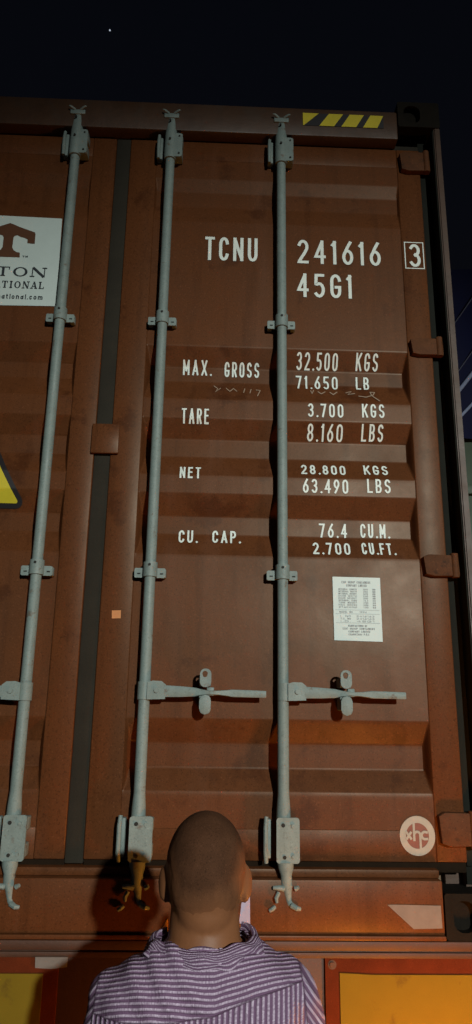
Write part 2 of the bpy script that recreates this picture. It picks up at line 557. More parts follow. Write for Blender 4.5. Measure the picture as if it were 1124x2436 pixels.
# rear frame
def frame_part(name, f, m):
    bm = new()
    f(bm)
    return finish(name, bm, m, cont)
for s in (1, -1):
    def post(bm):
        # outer flange and the recessed inner channel of a J-section corner post
        poly = [(1.219, 0.004), (1.219, 0.16), (1.10, 0.16), (1.10, 0.115), (1.150, 0.115), (1.150, 0.082), (1.191, 0.082), (1.195, 0.004)]
        n = len(poly)
        a = [bm.verts.new((s * x, y, 0.118)) for x, y in poly]
        b = [bm.verts.new((s * x, y, 2.778)) for x, y in poly]
        bm.faces.new(a)
        bm.faces.new(b)
        for i in range(n):
            bm.faces.new((a[i], b[i], b[(i + 1) % n], a[(i + 1) % n]))
        bmesh.ops.bevel(bm, geom=[e for e in bm.edges if abs(e.verts[0].co.z - e.verts[1].co.z) > 1 and e.verts[0].co.y < 0.01], offset=0.004, segments=2, affect='EDGES')
    frame_part('corner_post', post, M['post_paint'])
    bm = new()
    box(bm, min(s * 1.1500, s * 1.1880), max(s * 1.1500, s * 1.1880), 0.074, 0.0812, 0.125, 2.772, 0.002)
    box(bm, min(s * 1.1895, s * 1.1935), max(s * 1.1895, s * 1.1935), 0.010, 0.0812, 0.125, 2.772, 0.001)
    finish('post_channel_shade', bm, M['seal_and_shade'], cont)  # dark lining: shade of the deep channel put into its colour
    for z0, z1 in ((0.0, 0.118), (2.778, 2.896)):
        def casting(bm):
            # a block with an oval hole through its end face
            x0, x1, y0, y1 = (1.057, 1.219, 0.0, 0.178)
            out = rrect(x0, x1, z0, z1, 0.008, 9)
            cz = (z0 + z1) / 2
            hx = 1.112
            hole = rrect(hx - 0.032, hx + 0.032, cz - 0.040, cz + 0.040, 0.028, 9)
            A = [bm.verts.new((s * x, y0, z)) for x, z in out]
            H = [bm.verts.new((s * x, y0, z)) for x, z in hole]
            H2 = [bm.verts.new((s * x, y0 + 0.03, z)) for x, z in hole]
            B = [bm.verts.new((s * x, y1, z)) for x, z in out]
            n = len(out)
            for i in range(n):
                j = (i + 1) % n
                bm.faces.new((A[i], A[j], H[j], H[i]))
                bm.faces.new((H[i], H[j], H2[j], H2[i]))
                bm.faces.new((A[i], B[i], B[j], A[j]))
            bm.faces.new(H2)
            bm.faces.new(B)
        frame_part('corner_casting', casting, M['casting'])
def header(bm):
    box(bm, -1.055, 1.055, 0.004, 0.115, 2.722, 2.850, 0.006)
    box(bm, -1.055, 1.055, 0.03, 0.13, 2.8505, 2.868, 0.003)
hd = frame_part('header_beam', header, M['post_paint'])
for s in (1, -1):
    # black and yellow height warning strip
    bm = new()
    z0, z1 = 2.767, 2.825
    xs0, xs1 = (0.688, 1.000) if s > 0 else (-1.000, -0.688)
    box(bm, xs0, xs1, 0.002, 0.0035, z0, z1)
    st = finish('hazard_strip', bm, M['black'], hd, smooth=0)
    bm = new()
    sl = 0.055
    k = 0
    x = xs0
    for (a, b, c, d) in ((xs0, xs0 + 0.004, xs0 + 0.062, xs0), (xs0 + 0.063, xs0 + 0.120, xs0 + 0.156, xs0 + 0.101), (xs0 + 0.148, xs0 + 0.205, xs0 + 0.237, xs0 + 0.182), (xs0 + 0.232, xs0 + 0.287, xs0 + 0.312, xs0 + 0.262)):
        vs = [bm.verts.new((p, 0.0012, zz)) for p, zz in ((a, z0), (b, z0), (c, z1), (d, z1))]
        f = bm.faces.new(vs)
    finish('yellow_stripe', bm, M['yellow'], hd, smooth=0)
def sill(bm):
    box(bm, -1.055, 1.055, 0.004, 0.13, 0.012, 0.150, 0.005)
    box(bm, -1.055, 1.055, 0.030, 0.13, 0.1505, 0.172, 0.003)
    box(bm, -1.055, 1.055, -0.004, 0.10, -0.0, 0.0115, 0.002)
si = frame_part('door_sill', sill, M['paint'])
flat_decal('arrow_sticker', [(0.895, 0.088), (0.912, 0.089), (1.046, 0.087), (1.047, 0.030), (0.966, 0.028)], M['arrow'], si, 0, False, 0.0025)
def walls(bm, s):
    # corrugated side wall
    x = 1.205
    pts = []
    y = 0.16
    while y < LEN - 0.1:
        pts += [(x, y), (x, y + 0.07), (x - 0.036, y + 0.138), (x - 0.036, y + 0.208)]
        y += 0.276
    a = [bm.verts.new((s * p, yy, 0.16)) for p, yy in pts]
    b = [bm.verts.new((s * p, yy, 2.80)) for p, yy in pts]
    for i in range(len(pts) - 1):
        bm.faces.new((a[i], a[i + 1], b[i + 1], b[i]))
    box(bm, min(s * 1.15, s * 1.217), max(s * 1.15, s * 1.217), 0.17, LEN, 2.802, 2.862, 0.004)
    box(bm, min(s * 1.15, s * 1.217), max(s * 1.15, s * 1.217), 0.17, LEN, 0.01, 0.158, 0.004)
for s in (1, -1):
    bm = new()
    walls(bm, s)
    finish('side_wall', bm, M['paint'], cont, smooth=0)
bm = new()
box(bm, -1.15, 1.15, 0.13, LEN - 0.01, 2.81, 2.858)
finish('roof', bm, M['paint'], cont, smooth=0)
bm = new()
box(bm, -1.16, 1.16, LEN - 0.08, LEN, 0.0, 2.83)
finish('front_wall', bm, M['paint'], cont, smooth=0)
bm = new()
box(bm, -1.14, 1.14, 0.14, LEN - 0.09, 0.03, 0.15)
finish('floor_frame', bm, M['wood'], cont, smooth=0)

ZB, ZT = 0.188, 2.715     # leaf bottom and top
def build_door(s):
    x0, x1 = (0.030, 1.147) if s > 0 else (-1.147, -0.024)
    a, b = PX[s]
    bm = new()
    # pressed panel, fine near bends and ends
    xs = [a + 0.015 * i / 6 for i in range(7)] + [a + 0.015 + (b - a - 0.030) * i / 12 for i in range(1, 12)] + [b - 0.015 + 0.015 * i / 6 for i in range(7)]
    zs = []
    z = ZB + 0.085
    while z < ZT - 0.085:
        zs.append(z)
        near = any(abs(z - k) < 0.009 for r in REC for k in r)
        z += 0.0013 if near else 0.01
    zs.append(ZT - 0.085)
    grid = [[bm.verts.new((x, surf(x + (1e-6 if i == 0 else (-1e-6 if i == len(xs) - 1 else 0)), zz) if 0 < i < len(xs) - 1 else D + 0.0025, zz)) for i, x in enumerate(xs)] for zz in zs]
    for j in range(len(zs) - 1):
        for i in range(len(xs) - 1):
            bm.faces.new((grid[j][i], grid[j][i + 1], grid[j + 1][i + 1], grid[j + 1][i]))
    # stiles and rails
    box(bm, x0, a, D, D + 0.045, ZB, ZT, 0.004)
    box(bm, b, x1, D, D + 0.045, ZB, ZT, 0.004)
    box(bm, a, b, D + 0.0015, D + 0.045, ZB, ZB + 0.085, 0.002)
    box(bm, a, b, D + 0.0015, D + 0.045, ZT - 0.085, ZT, 0.002)
    door = finish('door', bm, M['paint'], cont, smooth=50)
    # rubber seals round the leaf
    bm = new()
    if s > 0:
        box(bm, -0.024, 0.030, D + 0.006, D + 0.03, ZB - 0.012, ZT + 0.012, 0.004)
    xa, xb = (0.030, 1.147) if s > 0 else (-1.147, -0.024)
    box(bm, xa, xb, D + 0.008, D + 0.03, ZT, ZT + 0.026, 0.004)
    finish('gasket', bm, M['rubber'], door, split=True)
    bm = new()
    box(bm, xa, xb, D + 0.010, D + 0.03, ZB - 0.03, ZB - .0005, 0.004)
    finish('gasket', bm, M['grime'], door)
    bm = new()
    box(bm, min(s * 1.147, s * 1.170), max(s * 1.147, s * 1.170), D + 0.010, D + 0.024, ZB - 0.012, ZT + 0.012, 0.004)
    finish('gasket', bm, M['seal_and_shade'], door)
    return door
door_r = build_door(1)
door_l = build_door(-1)
door_r['label'] = 'door leaf carrying the weights and the number'
door_l['label'] = 'door leaf carrying the white company sticker'

YR, RR = 0.020, 0.0172     # rod axis and radius
def lock_rod(xr, door):
    bm = new()
    lean = 0.0
    tube(bm, [(xr, YR, 0.300), (xr, YR, 0.335), (xr, YR, 0.375), (xr, YR, 1.2), (xr, YR, 2.0), (xr, YR, 2.61)], [RR + .004, RR + .003, RR, RR, RR, RR], 20)
    rod = finish('lock_rod', bm, M['galv'], door)
    # top cam and its keeper
    bm = new()
    rs = []
    for z, hw, hd_, dx in ((2.595, .0225, .020, 0), (2.615, .0235, .021, 0), (2.70, .0225, .020, 0), (2.745, .021, .017, .001), (2.79, .017, .013, .002), (2.802, .010, .010, .003), (2.842, .009, .008, .003), (2.846, .006, .006, .003)):
        rs.append(ring(bm, Vector((xr + dx, YR - 0.004, z)), Vector((1, 0, 0)), Vector((0, -1, 0)), hw, hd_, 20))
    loft(bm, rs)
    finish('cam_head', bm, M['galv'], door)
    bm = new()
    for sx in (-1, 1):
        tube(bm, [(xr + sx * .010, 0.0, 2.795), (xr + sx * .020, -0.008, 2.797), (xr + sx * .027, -0.012, 2.799), (xr + sx * .033, -0.010, 2.802)], [.005, .0045, .0035, .0025], 8, 0.7)
    box(bm, xr - 0.028, xr + 0.028, -0.002, 0.006, 2.775, 2.795, 0.002)
    finish('cam_keeper', bm, M['galv'], door, split=True)
    # top guide: a folded plate with a welded strap on the other side
    bm = new()
    prism(bm, rrect(xr - 0.014, xr + 0.045, 2.598, 2.704, 0.010), 0.000, 0.008)
    box(bm, xr + 0.010, xr + 0.046, 0.008, D, 2.606, 2.640, 0.003)
    box(bm, xr + 0.010, xr + 0.046, 0.008, D, 2.664, 2.698, 0.003)
    tube(bm, [(xr - 0.044, 0.018, 2.602), (xr - 0.045, 0.016, 2.63), (xr - 0.045, 0.016, 2.68), (xr - 0.044, 0.018, 2.706)], [.006, .0065, .0065, .006], 10)
    box(bm, xr - 0.050, xr - 0.030, 0.024, D, 2.606, 2.702, 0.003)
    gd = finish('rod_guide', bm, M['galv'], door, split=True)
    bm = new()
    for dx, z, r in ((-.004, 2.757, .0042), (-.002, 2.672, .0042), (.033, 2.690, .0030), (.033, 2.612, .0035)):
        y = 0.0 if dx > .01 else -0.006
        cyl(bm, (xr + dx, y - 0.0005, z), (0, 1, 0), r, 0.006, 12)
    finish('bolt_hole', bm, M['hole'], door, split=True)
    # saddle brackets
    for z in (1.922, 1.026):
        bm = new()
        cyl(bm, (xr, YR, z + 0.004), (0, 0, 1), RR + 0.0055, 0.046, 20)
        for sx in (-1, 1):
            prism(bm, rrect(xr + (sx * .050 if sx < 0 else .014), xr + (-.014 if sx < 0 else .048), z - 0.021, z + 0.010, 0.005), 0.024, 0.030)
            xm = xr + sx * 0.041
            box(bm, xm - 0.008, xm + 0.008, 0.030, D + 0.001, z - 0.019, z + 0.008, 0.002)
        finish('rod_bracket', bm, M['galv'], door, split=True)
        bm = new()
        cyl(bm, (xr - .001, YR - RR - 0.005, z + 0.017), (0, 1, 0), .0042, .004, 12)
        for sx in (-1, 1):
            box(bm, xr + sx * .036 - .005, xr + sx * .036 + .005, 0.0230, 0.0245, z - 0.010, z - 0.006)
        finish('bolt_hole', bm, M['hole'], door, split=True)
    # bottom guide, cam and keeper
    bm = new()
    prism(bm, rrect(xr - 0.022, xr + 0.044, 0.192, 0.312, 0.008), -0.003, 0.006)
    box(bm, xr + 0.008, xr + 0.044, 0.006, D, 0.200, 0.235, 0.003)
    box(bm, xr + 0.008, xr + 0.044, 0.006, D, 0.270, 0.305, 0.003)
    tube(bm, [(xr - 0.050, 0.016, 0.190), (xr - 0.052, 0.012, 0.215), (xr - 0.052, 0.012, 0.285), (xr - 0.050, 0.016, 0.312)], [.006, .007, .007, .006], 10)
    box(bm, xr - 0.056, xr - 0.036, 0.022, D, 0.200, 0.304, 0.003)
    finish('rod_guide', bm, M['galv'], door, split=True)
    bm = new()
    for dx, z, r in ((-.003, 0.292, .0055), (.001, 0.208, .005)):
        cyl(bm, (xr + dx, -0.003, z), (0, 1, 0), r, 0.004, 14)
    finish('bolt_hole', bm, M['hole'], door, split=True)
    bm = new()
    for dx, z, r in ((.026, 0.290, .006), (.026, 0.210, .005)):
        cyl(bm, (xr + dx, -0.004, z), (0, 1, 0), r, 0.006, 14)
    finish('bolt', bm, M['galv'], door, split=True)
    bm = new()
    rs = []
    for z, hw, hd_, dx in ((0.194, .023, .018, .004), (0.178, .022, .018, .005), (0.160, .016, .016, .006), (0.135, .017, .015, .007), (0.118, .012, .012, .010), (0.098, .009, .010, .013), (0.086, .011, .009, .018), (0.080, .009, .007, .020)):
        rs.append(ring(bm, Vector((xr + dx, YR - 0.010, z)), Vector((1, 0, 0)), Vector((0, 1, 0)), hw, hd_, 20))
    loft(bm, rs)
    tube(bm, [(xr - .002, 0.0, 0.128), (xr - .016, -0.006, 0.131), (xr - .032, -0.004, 0.131)], [.008, .007, .005], 10)
    finish('cam_head', bm, M['galv'], door)
    bm = new()
    tube(bm, [(xr - .016, -0.004, 0.120), (xr - .024, -0.008, 0.105), (xr - .022, -0.010, 0.094)], [.006, .006, .004], 8)
    tube(bm, [(xr - .026, -0.002, 0.083), (xr - .034, -0.006, 0.078), (xr - .042, -0.004, 0.073)], [.005, .006, .005], 8)
    tube(bm, [(xr + .030, -0.002, 0.128), (xr + .040, -0.006, 0.133)], [.007, .005], 8)
    tube(bm, [(xr + .020, 0.0, 0.086), (xr + .034, -0.008, 0.080), (xr + .044, -0.004, 0.078)], [.008, .007, .005], 8)
    finish('cam_keeper', bm, M['galv'], door, split=True)

def handle(xr, d, door, zc=0.660):
    """hub clamp, flat bar and its catch; d = side the bar points to"""
    def X(t):
        return xr + d * t
    bm = new()
    poly = [(X(.010), zc - .026), (X(.064), zc - .024), (X(.065), zc + .018), (X(.052), zc + .028), (X(.026), zc + .029), (X(.010), zc + .024)]
    if d < 0:
        poly.reverse()
    prism(bm, poly, -0.004, 0.008)
    cyl(bm, (X(.0), YR, zc), (0, 0, 1), RR + 0.004, 0.052, 20)
    finish('handle_hub', bm, M['galv'], door)
    bm = new()
    cyl(bm, (X(.038), -0.006, zc + .001), (0, 1, 0), .0075, .006, 12)
    finish('handle_pivot', bm, M['galv'], door)
    # bar: a flat forked plate, twisted on edge at the catch, flat again beyond
    bm = new()
    secs = [(.060, .017, .004, 0.000), (.110, .0155, .004, -0.002), (.150, .013, .005, -0.004), (.172, .009, .006, -0.006), (.195, .0055, .010, -0.008), (.225, .0065, .009, -0.006),
            (.256, .0098, .004, -0.004), (.262, .0108, .004, -0.004), (.310, .0105, .0035, -0.003), (.362, .0100, .0035, -0.003), (.3665, .0092, .003, -0.003)]
    rs = []
    for t, hz, hy, y in secs:
        c = Vector((X(t), y, zc - 0.006 * t / .36))
        rs.append([bm.verts.new(c + Vector((0, sy * hy, sz * hz))) for sy, sz in ((-1, -.8), (-.6, -1), (.6, -1), (1, -.8), (1, .8), (.6, 1), (-.6, 1), (-1, .8))])
    loft(bm, rs)
    # a shallow groove pressed into the flat end next to the catch
    finish('handle_bar', bm, M['galv'], door)
    bm = new()
    xk = X(.184)
    # catch: upper hasp plate with an eye, lower hook plate
    up = rrect(xk - .017, xk + .017, zc + .012, zc + .066, .016, 8)
    eye = [(xk - .004 + .009 * math.cos(R(a)), zc + .050 + .010 * math.sin(R(a))) for a in range(0, 360, 360 // 36)][:36]
    n = len(up)
    # plate with a real hole: bridge outline to eye
    def ang(p):
        return math.atan2(p[1] - (zc + .042), p[0] - xk)
    A0 = [bm.verts.new((x, -0.018, z)) for x, z in up]
    eyeP = []
    for x, z in up:
        a_ = math.atan2(z - (zc + .046), x - xk)
        eyeP.append((xk - .002 + .0085 * math.cos(a_), zc + .050 + .0095 * math.sin(a_)))
    E0 = [bm.verts.new((x, -0.018, z)) for x, z in eyeP]
    A1 = [bm.verts.new((x, -0.010, z)) for x, z in up]
    E1 = [bm.verts.new((x, -0.010, z)) for x, z in eyeP]
    for i in range(n):
        j = (i + 1) % n
        bm.faces.new((A0[i], A0[j], E0[j], E0[i]))
        bm.faces.new((A1[i], E1[i], E1[j], A1[j]))
        bm.faces.new((A0[i], A1[i], A1[j], A0[j]))
        bm.faces.new((E0[i], E0[j], E1[j], E1[i]))
    box(bm, xk - .019, xk + .016, -0.0095, D, zc + .014, zc + .042, .004)
    finish('handle_catch', bm, M['galv'], door, split=True)
    bm = new()
    prism(bm, rrect(xk - .017, xk + .017, zc - .066, zc - .010, .015, 8), -0.018, -0.008, .0025)
    box(bm, xk - .019, xk + .010, -0.0075, D, zc - .052, zc - .012, .004)
    box(bm, xk + .004, xk + .026, -0.012, 0.006, zc - .012, zc + .012, .003)
    finish('handle_catch', bm, M['galv'], door, split=True)

for xr, door in ((-0.1705, door_l), (-0.600, door_l), (0.1855, door_r), (0.6050, door_r)):
    lock_rod(xr, door)
handle(0.1855, 1, door_r)
handle(0.6085, 1, door_r, 0.662)
handle(-0.1705, -1, door_l, 0.652)
handle(-0.600, -1, door_l, 0.652)

# hinges
for s, door in ((1, door_r), (-1, door_l)):
    for z0, z1 in ((2.600, 2.688), (1.820, 1.886), (1.030, 1.102), (0.232, 0.326)):
        bm = new()
        zc, hz = (z0 + z1) / 2, (z1 - z0) / 2
        poly = [(1.064, 0.78), (1.082, 1.0), (1.178, 0.96), (1.180, -0.92), (1.096, -0.98), (1.070, -0.80)]
        poly = [(s * x, zc + t * hz) for x, t in poly]
        if s < 0:
            poly.reverse()
        prism(bm, poly, 0.028, D + 0.0005, .003)
        tube(bm, [(s * 1.166, 0.034, z0 - .002), (s * 1.166, 0.034, z1 + .004)], [.0125, .0125], 14)
        finish('hinge', bm, M['hinge'], door)
# locking plate across the gap between the leaves
bm = new()
box(bm, -0.034, 0.058, D - 0.014, D - 0.001, 1.424, 1.530, 0.004)
finish('overlap_plate', bm, M['paint'], door_r)
# small orange sticker on the stile
flat_decal('inspection_sticker', [(0.070, 0.878), (0.098, 0.879), (0.097, 0.904), (0.0685, 0.903)], M['orange'], door_r, 0.0015)

# markings on the right leaf
dr = door_r
lettering('TCNU', 0.326, 0.520, 2.2895, 2.190, 0.0115, dr, gap=.46)
lettering('241616', 0.668, 0.977, 2.2905, 2.190, 0.0115, dr, gap=.5)
lettering('3', 1.084, 1.126, 2.288, 2.190, 0.0115, dr, off=.0012)
bm = new()
ribbon(bm, [(1.0685, 2.184), (1.0685, 2.295), (1.1375, 2.295), (1.1375, 2.184), 'closed'], 0.0035, 0)
drape(bm, .001)
finish('check_digit_frame', bm, M['white'], dr, smooth=0)
lettering('45G1', 0.665, 0.866, 2.1475, 2.049, 0.0115, dr, gap=.5)
rows = [('MAX.', .261, .361, 1.7955, 1.742), ('GROSS', .408, .531, 1.7925, 1.739), ('32.500', .663, .810, 1.830, 1.7735), ('KGS', .875, .954, 1.833, 1.776),
        ('71.650', .661, .810, 1.752, 1.6995), ('LB', .875, .922, 1.753, 1.703), ('TARE', .264, .357, 1.6, 1.547), ('3.700', .698, .821, 1.631, 1.581),
        ('KGS', .886, .964, 1.635, 1.584), ('8.160', .697, .820, 1.558, 1.503), ('LBS', .885, .961, 1.561, 1.507), ('NET', .265, .335, 1.392, 1.348),
        ('28.800', .674, .825, 1.414, 1.375), ('KGS', .888, .970, 1.418, 1.379), ('63.490', .677, .830, 1.356, 1.307), ('LBS', .894, .973, 1.361, 1.312),
        ('CU.', .268, .329, 1.177, 1.132), ('CAP.', .379, .471, 1.178, 1.134), ('76.4', .734, .828, 1.211, 1.163), ('CU.M.', .873, .970, 1.213, 1.165),
        ('2.700', .710, .833, 1.143, 1.100), ('CU.FT.', .872, .982, 1.146, 1.103)]
for s_, a_, b_, t_, bt_ in rows:
    e = 0.0
    lettering(s_, a_, b_, t_, bt_, 0.0061, dr, gap=.5)
# faint chalk scrawls
bm = new()
sc = [[(.372, 1.70), (.385, 1.688), (.378, 1.672), (.395, 1.690)], [(.415, 1.69), (.428, 1.676), (.440, 1.690), (.452, 1.678)], [(.480, 1.690), (.476, 1.672)], [(.502, 1.688), (.498, 1.670)], [(.520, 1.686), (.534, 1.684), (.524, 1.658)]]
for i, l in enumerate(sc):
    ribbon(bm, l, .0028, -.0002 * i)
drape(bm, .0016)
finish('chalk_scrawl', bm, M['chalk'], dr, smooth=0)
bm = new()
sc = [[(.712, 1.690), (.716, 1.676), (.722, 1.692)], [(.738, 1.686), (.748, 1.676), (.762, 1.686)], [(.780, 1.684), (.790, 1.674), (.804, 1.686)], [(.836, 1.684), (.856, 1.692), (.842, 1.676), (.866, 1.682)], [(.880, 1.670), (.905, 1.666), (.930, 1.676), (.938, 1.690), (.922, 1.690), (.926, 1.674), (.950, 1.650)]]
for i, l in enumerate(sc):
    ribbon(bm, l, .0036, -.0002 * i)
drape(bm, .0026)
finish('chalk_scrawl', bm, M['chalk'], dr, smooth=0)

# data plate
dp = flat_decal('data_plate', [(.7695, 1.0255), (.924, 1.0245), (.9245, .8205), (.771, .823)], M['sticker'], dr, 0.003)
bm = new()
px0, px1 = .771, .922
def tiny(s_, a_, b_, zt, h=.0068, sw=.0011):
    text_mesh(bm, s_, px0 + a_ * (px1 - px0), px0 + b_ * (px1 - px0), zt, zt - h, sw, gap=.3)
tiny('CXIC GROUP CONTAINERS', .18, .80, 1.012, .0075, .0013)
tiny('COMPANY LIMITED', .28, .72, 1.0015, .0075, .0013)
rowz = .988
for a_, n_, u_ in (('INTERNAL LENGTH', '12032', 'MM'), ('INTERNAL WIDTH', '2352', 'MM'), ('INTERNAL HEIGHT', '2698', 'MM'), ('DOOR WIDTH', '2340', 'MM'), ('DOOR HEIGHT', '2585', 'MM'),
                   ('INTERNAL CUBE', '76.4', 'CU'), ('TARE WEIGHT', '3700', 'KG'), ('MAX GROSS', '32500', 'KG'), ('STACKING', '1.8G', 'KG')):
    tiny(a_, .11, .50, rowz, .0052, .001)
    tiny(n_, .64, .74, rowz, .0052, .001)
    tiny(u_, .84, .90, rowz, .0052, .0013)
    rowz -= .0072
box(bm, px0 + .006, px1 - .004, -.0002, 0, .9185, .9193)
tiny('MODEL NO', .12, .40, .9155, .0058, .0011)
tiny('1996', .55, .70, .9155, .0058, .0011)
box(bm, px0 + .006, px1 - .004, -.0002, 0, .9062, .9070)
for i, z in enumerate((.902, .894, .886)):
    tiny(('I. NO', 'T.C. NO', 'I.D.')[i], .14, .36, z, .0056, .0011)
    tiny(('2416163', '2416163', '45G1')[i], .48, .86, z, .0056, .0011)
box(bm, px0 + .006, px1 - .004, -.0002, 0, .8775, .8783)
tiny('MANUFACTURED BY', .30, .70, .872, .006, .0012)
tiny('CXIC GROUP CONTAINERS', .18, .86, .863, .0062, .0013)
tiny('COMPANY LIMITED', .30, .76, .854, .0062, .0013)
tiny('CHANGZHOU P.R.C', .30, .74, .845, .006, .0012)
drape(bm, .0036)
finish('plate_lettering', bm, M['greyink'], dr, smooth=0)

# round builder's mark
bm = new()
lc = Vector((1.0035, 0.2590))
n = 48
def annulus(bm, r0, r1, y):
    A = [bm.verts.new((lc.x + r0 * math.cos(2 * math.pi * i / n), y, lc.y + r0 * 1.03 * math.sin(2 * math.pi * i / n))) for i in range(n)]
    B = [bm.verts.new((lc.x + r1 * math.cos(2 * math.pi * i / n), y, lc.y + r1 * 1.03 * math.sin(2 * math.pi * i / n))) for i in range(n)]
    for i in range(n):
        j = (i + 1) % n
        bm.faces.new((A[i], A[j], B[j], B[i]))
poly = [(lc.x + .044 * math.cos(2 * math.pi * i / 40), lc.y + .045 * math.sin(2 * math.pi * i / 40)) for i in range(40)]
flat_decal('round_mark_field', poly, M['disc_red'], dr, 0.0014)
annulus(bm, .034, .0525, 0)
sw = .0068
def P(x, z):
    return (lc.x + x, lc.y + z)
ribbon(bm, [P(-.010, .033), P(-.010, -.011)], sw, -.0004)
ribbon(bm, [P(-.010, .002)] + [P(-.001 + .009 * math.cos(R(a)), .003 + .008 * math.sin(R(a))) for a in (150, 120, 90, 60, 30, 0)] + [P(.008, -.033)], sw, -.0007)
ribbon(bm, [P(.031, .010)] + [P(.022 + .010 * math.cos(R(a)), .001 + .010 * math.sin(R(a))) for a in range(60, 310, 25)] + [P(.031, -.008)], sw, -.001, caps=False)
ribbon(bm, [P(-.034, .011), P(-.018, -.010)], sw, -.0013, caps=False)
ribbon(bm, [P(-.034, -.010), P(-.018, .011)], sw, -.0016, caps=False)
drape(bm, .0022)
finish('round_mark', bm, M['disc'], dr, smooth=0)

# sticker on the left leaf
dl = door_l
flat_decal('company_sticker', [(-.610, 2.352), (-.2045, 2.345), (-.196, 1.979), (-.6015, 1.972)], M['sticker'], dl, 0.002)
cx_ = -.3925
def flat_group(name, m, off, fn):
    bm = new()
    fn(bm)
    drape(bm, off)
    for f in bm.faces:
        f.normal_update()
        if f.normal.y > 0:
            f.normal_flip()
    return finish(name, bm, m, dl, smooth=0, fix=False)
def tlogo(bm):
    c, s_ = -.376, 1.0
    c = -.3915
    half = [(0, 2.3175), (.041, 2.300), (.093, 2.281), (.096, 2.2735), (.097, 2.232), (.070, 2.234), (.069, 2.250), (.058, 2.256), (.044, 2.259), (.032, 2.266), (.022, 2.263), (.018, 2.256), (.0175, 2.214), (.023, 2.203), (.035, 2.195), (.047, 2.1925), (.0485, 2.173)]
    # built in convex strips either side of the stem so that no face is hollow
    def quad(*ps):
        bm.faces.new([bm.verts.new((x, 0, z)) for x, z in ps])
    for sg in (1, -1):
        X = lambda a: c + sg * a
        quad((X(0), 2.3175), (X(.041), 2.300), (X(.032), 2.266), (X(.022), 2.263), (X(.018), 2.256), (X(0), 2.256))
        quad((X(.041), 2.300), (X(.093), 2.281), (X(.069), 2.250), (X(.058), 2.256), (X(.044), 2.259), (X(.032), 2.266))
        quad((X(.093), 2.281), (X(.096), 2.2735), (X(.097), 2.232), (X(.070), 2.234), (X(.069), 2.250))
        quad((X(0), 2.256), (X(.018), 2.256), (X(.0175), 2.214), (X(.023), 2.203), (X(0), 2.203))
        quad((X(0), 2.203), (X(.023), 2.203), (X(.035), 2.195), (X(.047), 2.1925), (X(.0485), 2.173), (X(0), 2.173))
flat_group('sticker_logo', M['logo_brown'], .003, tlogo)
def serif_text(bm, s_, x0, x1, zt, zb, gap=.28, heavy=.2):
    adv = {'T': 1, 'R': 1.05, 'I': .5, 'O': 1.1, 'N': 1.15, 'E': .9, 'A': 1.05, 'L': .9}
    tot = sum(adv[c] for c in s_) + gap * (len(s_) - 1)
    k = (x1 - x0) / tot
    x = x0
    H = zt - zb
    th = H * .10
    tk = H * heavy
    def bar(ax, az, bx, bz, t, y):
        ribbon(bm, [(ax, az), (bx, bz)], t, y, caps=False)
    for c in s_:
        w_ = adv[c] * k
        X0, X1, XM = x, x + w_, x + w_ / 2
        y = 0
        def serif(xx, z):
            bar(xx - tk * .9, z, xx + tk * .9, z, th, -.0008)
        if c == 'T':
            bar(XM, zb, XM, zt, tk, 0); bar(X0, zt - th / 2, X1, zt - th / 2, th, -.0003); serif(XM, zb + th / 2)
            bar(X0 + th / 2, zt, X0 + th / 2, zt - H * .3, th, -.0006); bar(X1 - th / 2, zt, X1 - th / 2, zt - H * .3, th, -.0006)
        elif c == 'I':
            bar(XM, zb, XM, zt, tk, 0); serif(XM, zb + th / 2); serif(XM, zt - th / 2)
        elif c == 'O':
            m_ = 20
            A = [bm.verts.new((XM + w_ / 2 * math.cos(2 * math.pi * i / m_), 0, (zt + zb) / 2 + H / 2 * math.sin(2 * math.pi * i / m_))) for i in range(m_)]
            B = [bm.verts.new((XM + (w_ / 2 - tk) * math.cos(2 * math.pi * i / m_), 0, (zt + zb) / 2 + (H / 2 - th) * math.sin(2 * math.pi * i / m_))) for i in range(m_)]
            for i in range(m_):
                j = (i + 1) % m_
                bm.faces.new((A[i], A[j], B[j], B[i]))
        elif c == 'N':
            bar(X0 + tk * .6, zb, X0 + tk * .6, zt, th, 0); bar(X1 - tk * .6, zb, X1 - tk * .6, zt, th, 0)
            ribbon(bm, [(X0 + tk * .7, zt), (X1 - tk * .7, zb)], tk, -.0004, caps=False)
            serif(X0 + tk * .6, zb + th / 2); serif(X1 - tk * .6, zt - th / 2)
        elif c == 'A':
            bar(X0 + th, zb, XM, zt, th, 0); bar(X1 - tk * .6, zb, XM, zt, tk, -.0003); bar(X0 + w_ * .25, zb + H * .33, X1 - w_ * .25, zb + H * .33, th, -.0006)
            serif(X0 + th, zb + th / 2); serif(X1 - tk * .6, zb + th / 2)
        elif c == 'L':
            bar(X0 + tk * .8, zb, X0 + tk * .8, zt, tk, 0); bar(X0, zb + th / 2, X1, zb + th / 2, th, -.0003); serif(X0 + tk * .8, zt - th / 2)
            bar(X1 - th / 2, zb, X1 - th / 2, zb + H * .3, th, -.0006)
        elif c == 'E':
            bar(X0 + tk * .8, zb, X0 + tk * .8, zt, tk, 0)
            for zz in (zb + th / 2, (zb + zt) / 2, zt - th / 2):
                bar(X0, zz, X1, zz, th, -.0003)
        elif c == 'R':
            bar(X0 + tk * .8, zb, X0 + tk * .8, zt, tk, 0); serif(X0 + tk * .8, zb + th / 2)
            ribbon(bm, [(X0, zt - th / 2)] + [(X0 + w_ * .55 + w_ * .35 * math.cos(R(a)), zt - H * .26 + H * .21 * math.sin(R(a))) for a in (90, 45, 0, -45, -90)] + [(X0 + tk, zb + H * .53)], th * 1.4, -.0003, caps=False)
            bar(X0 + w_ * .5, zb + H * .5, X1, zb, tk, -.0006)
        x += w_ + gap * k
flat_group('sticker_lettering', M['ink'], .003, lambda bm: serif_text(bm, 'TRITON', -.576, -.243, 2.133, 2.094, .25, .24))
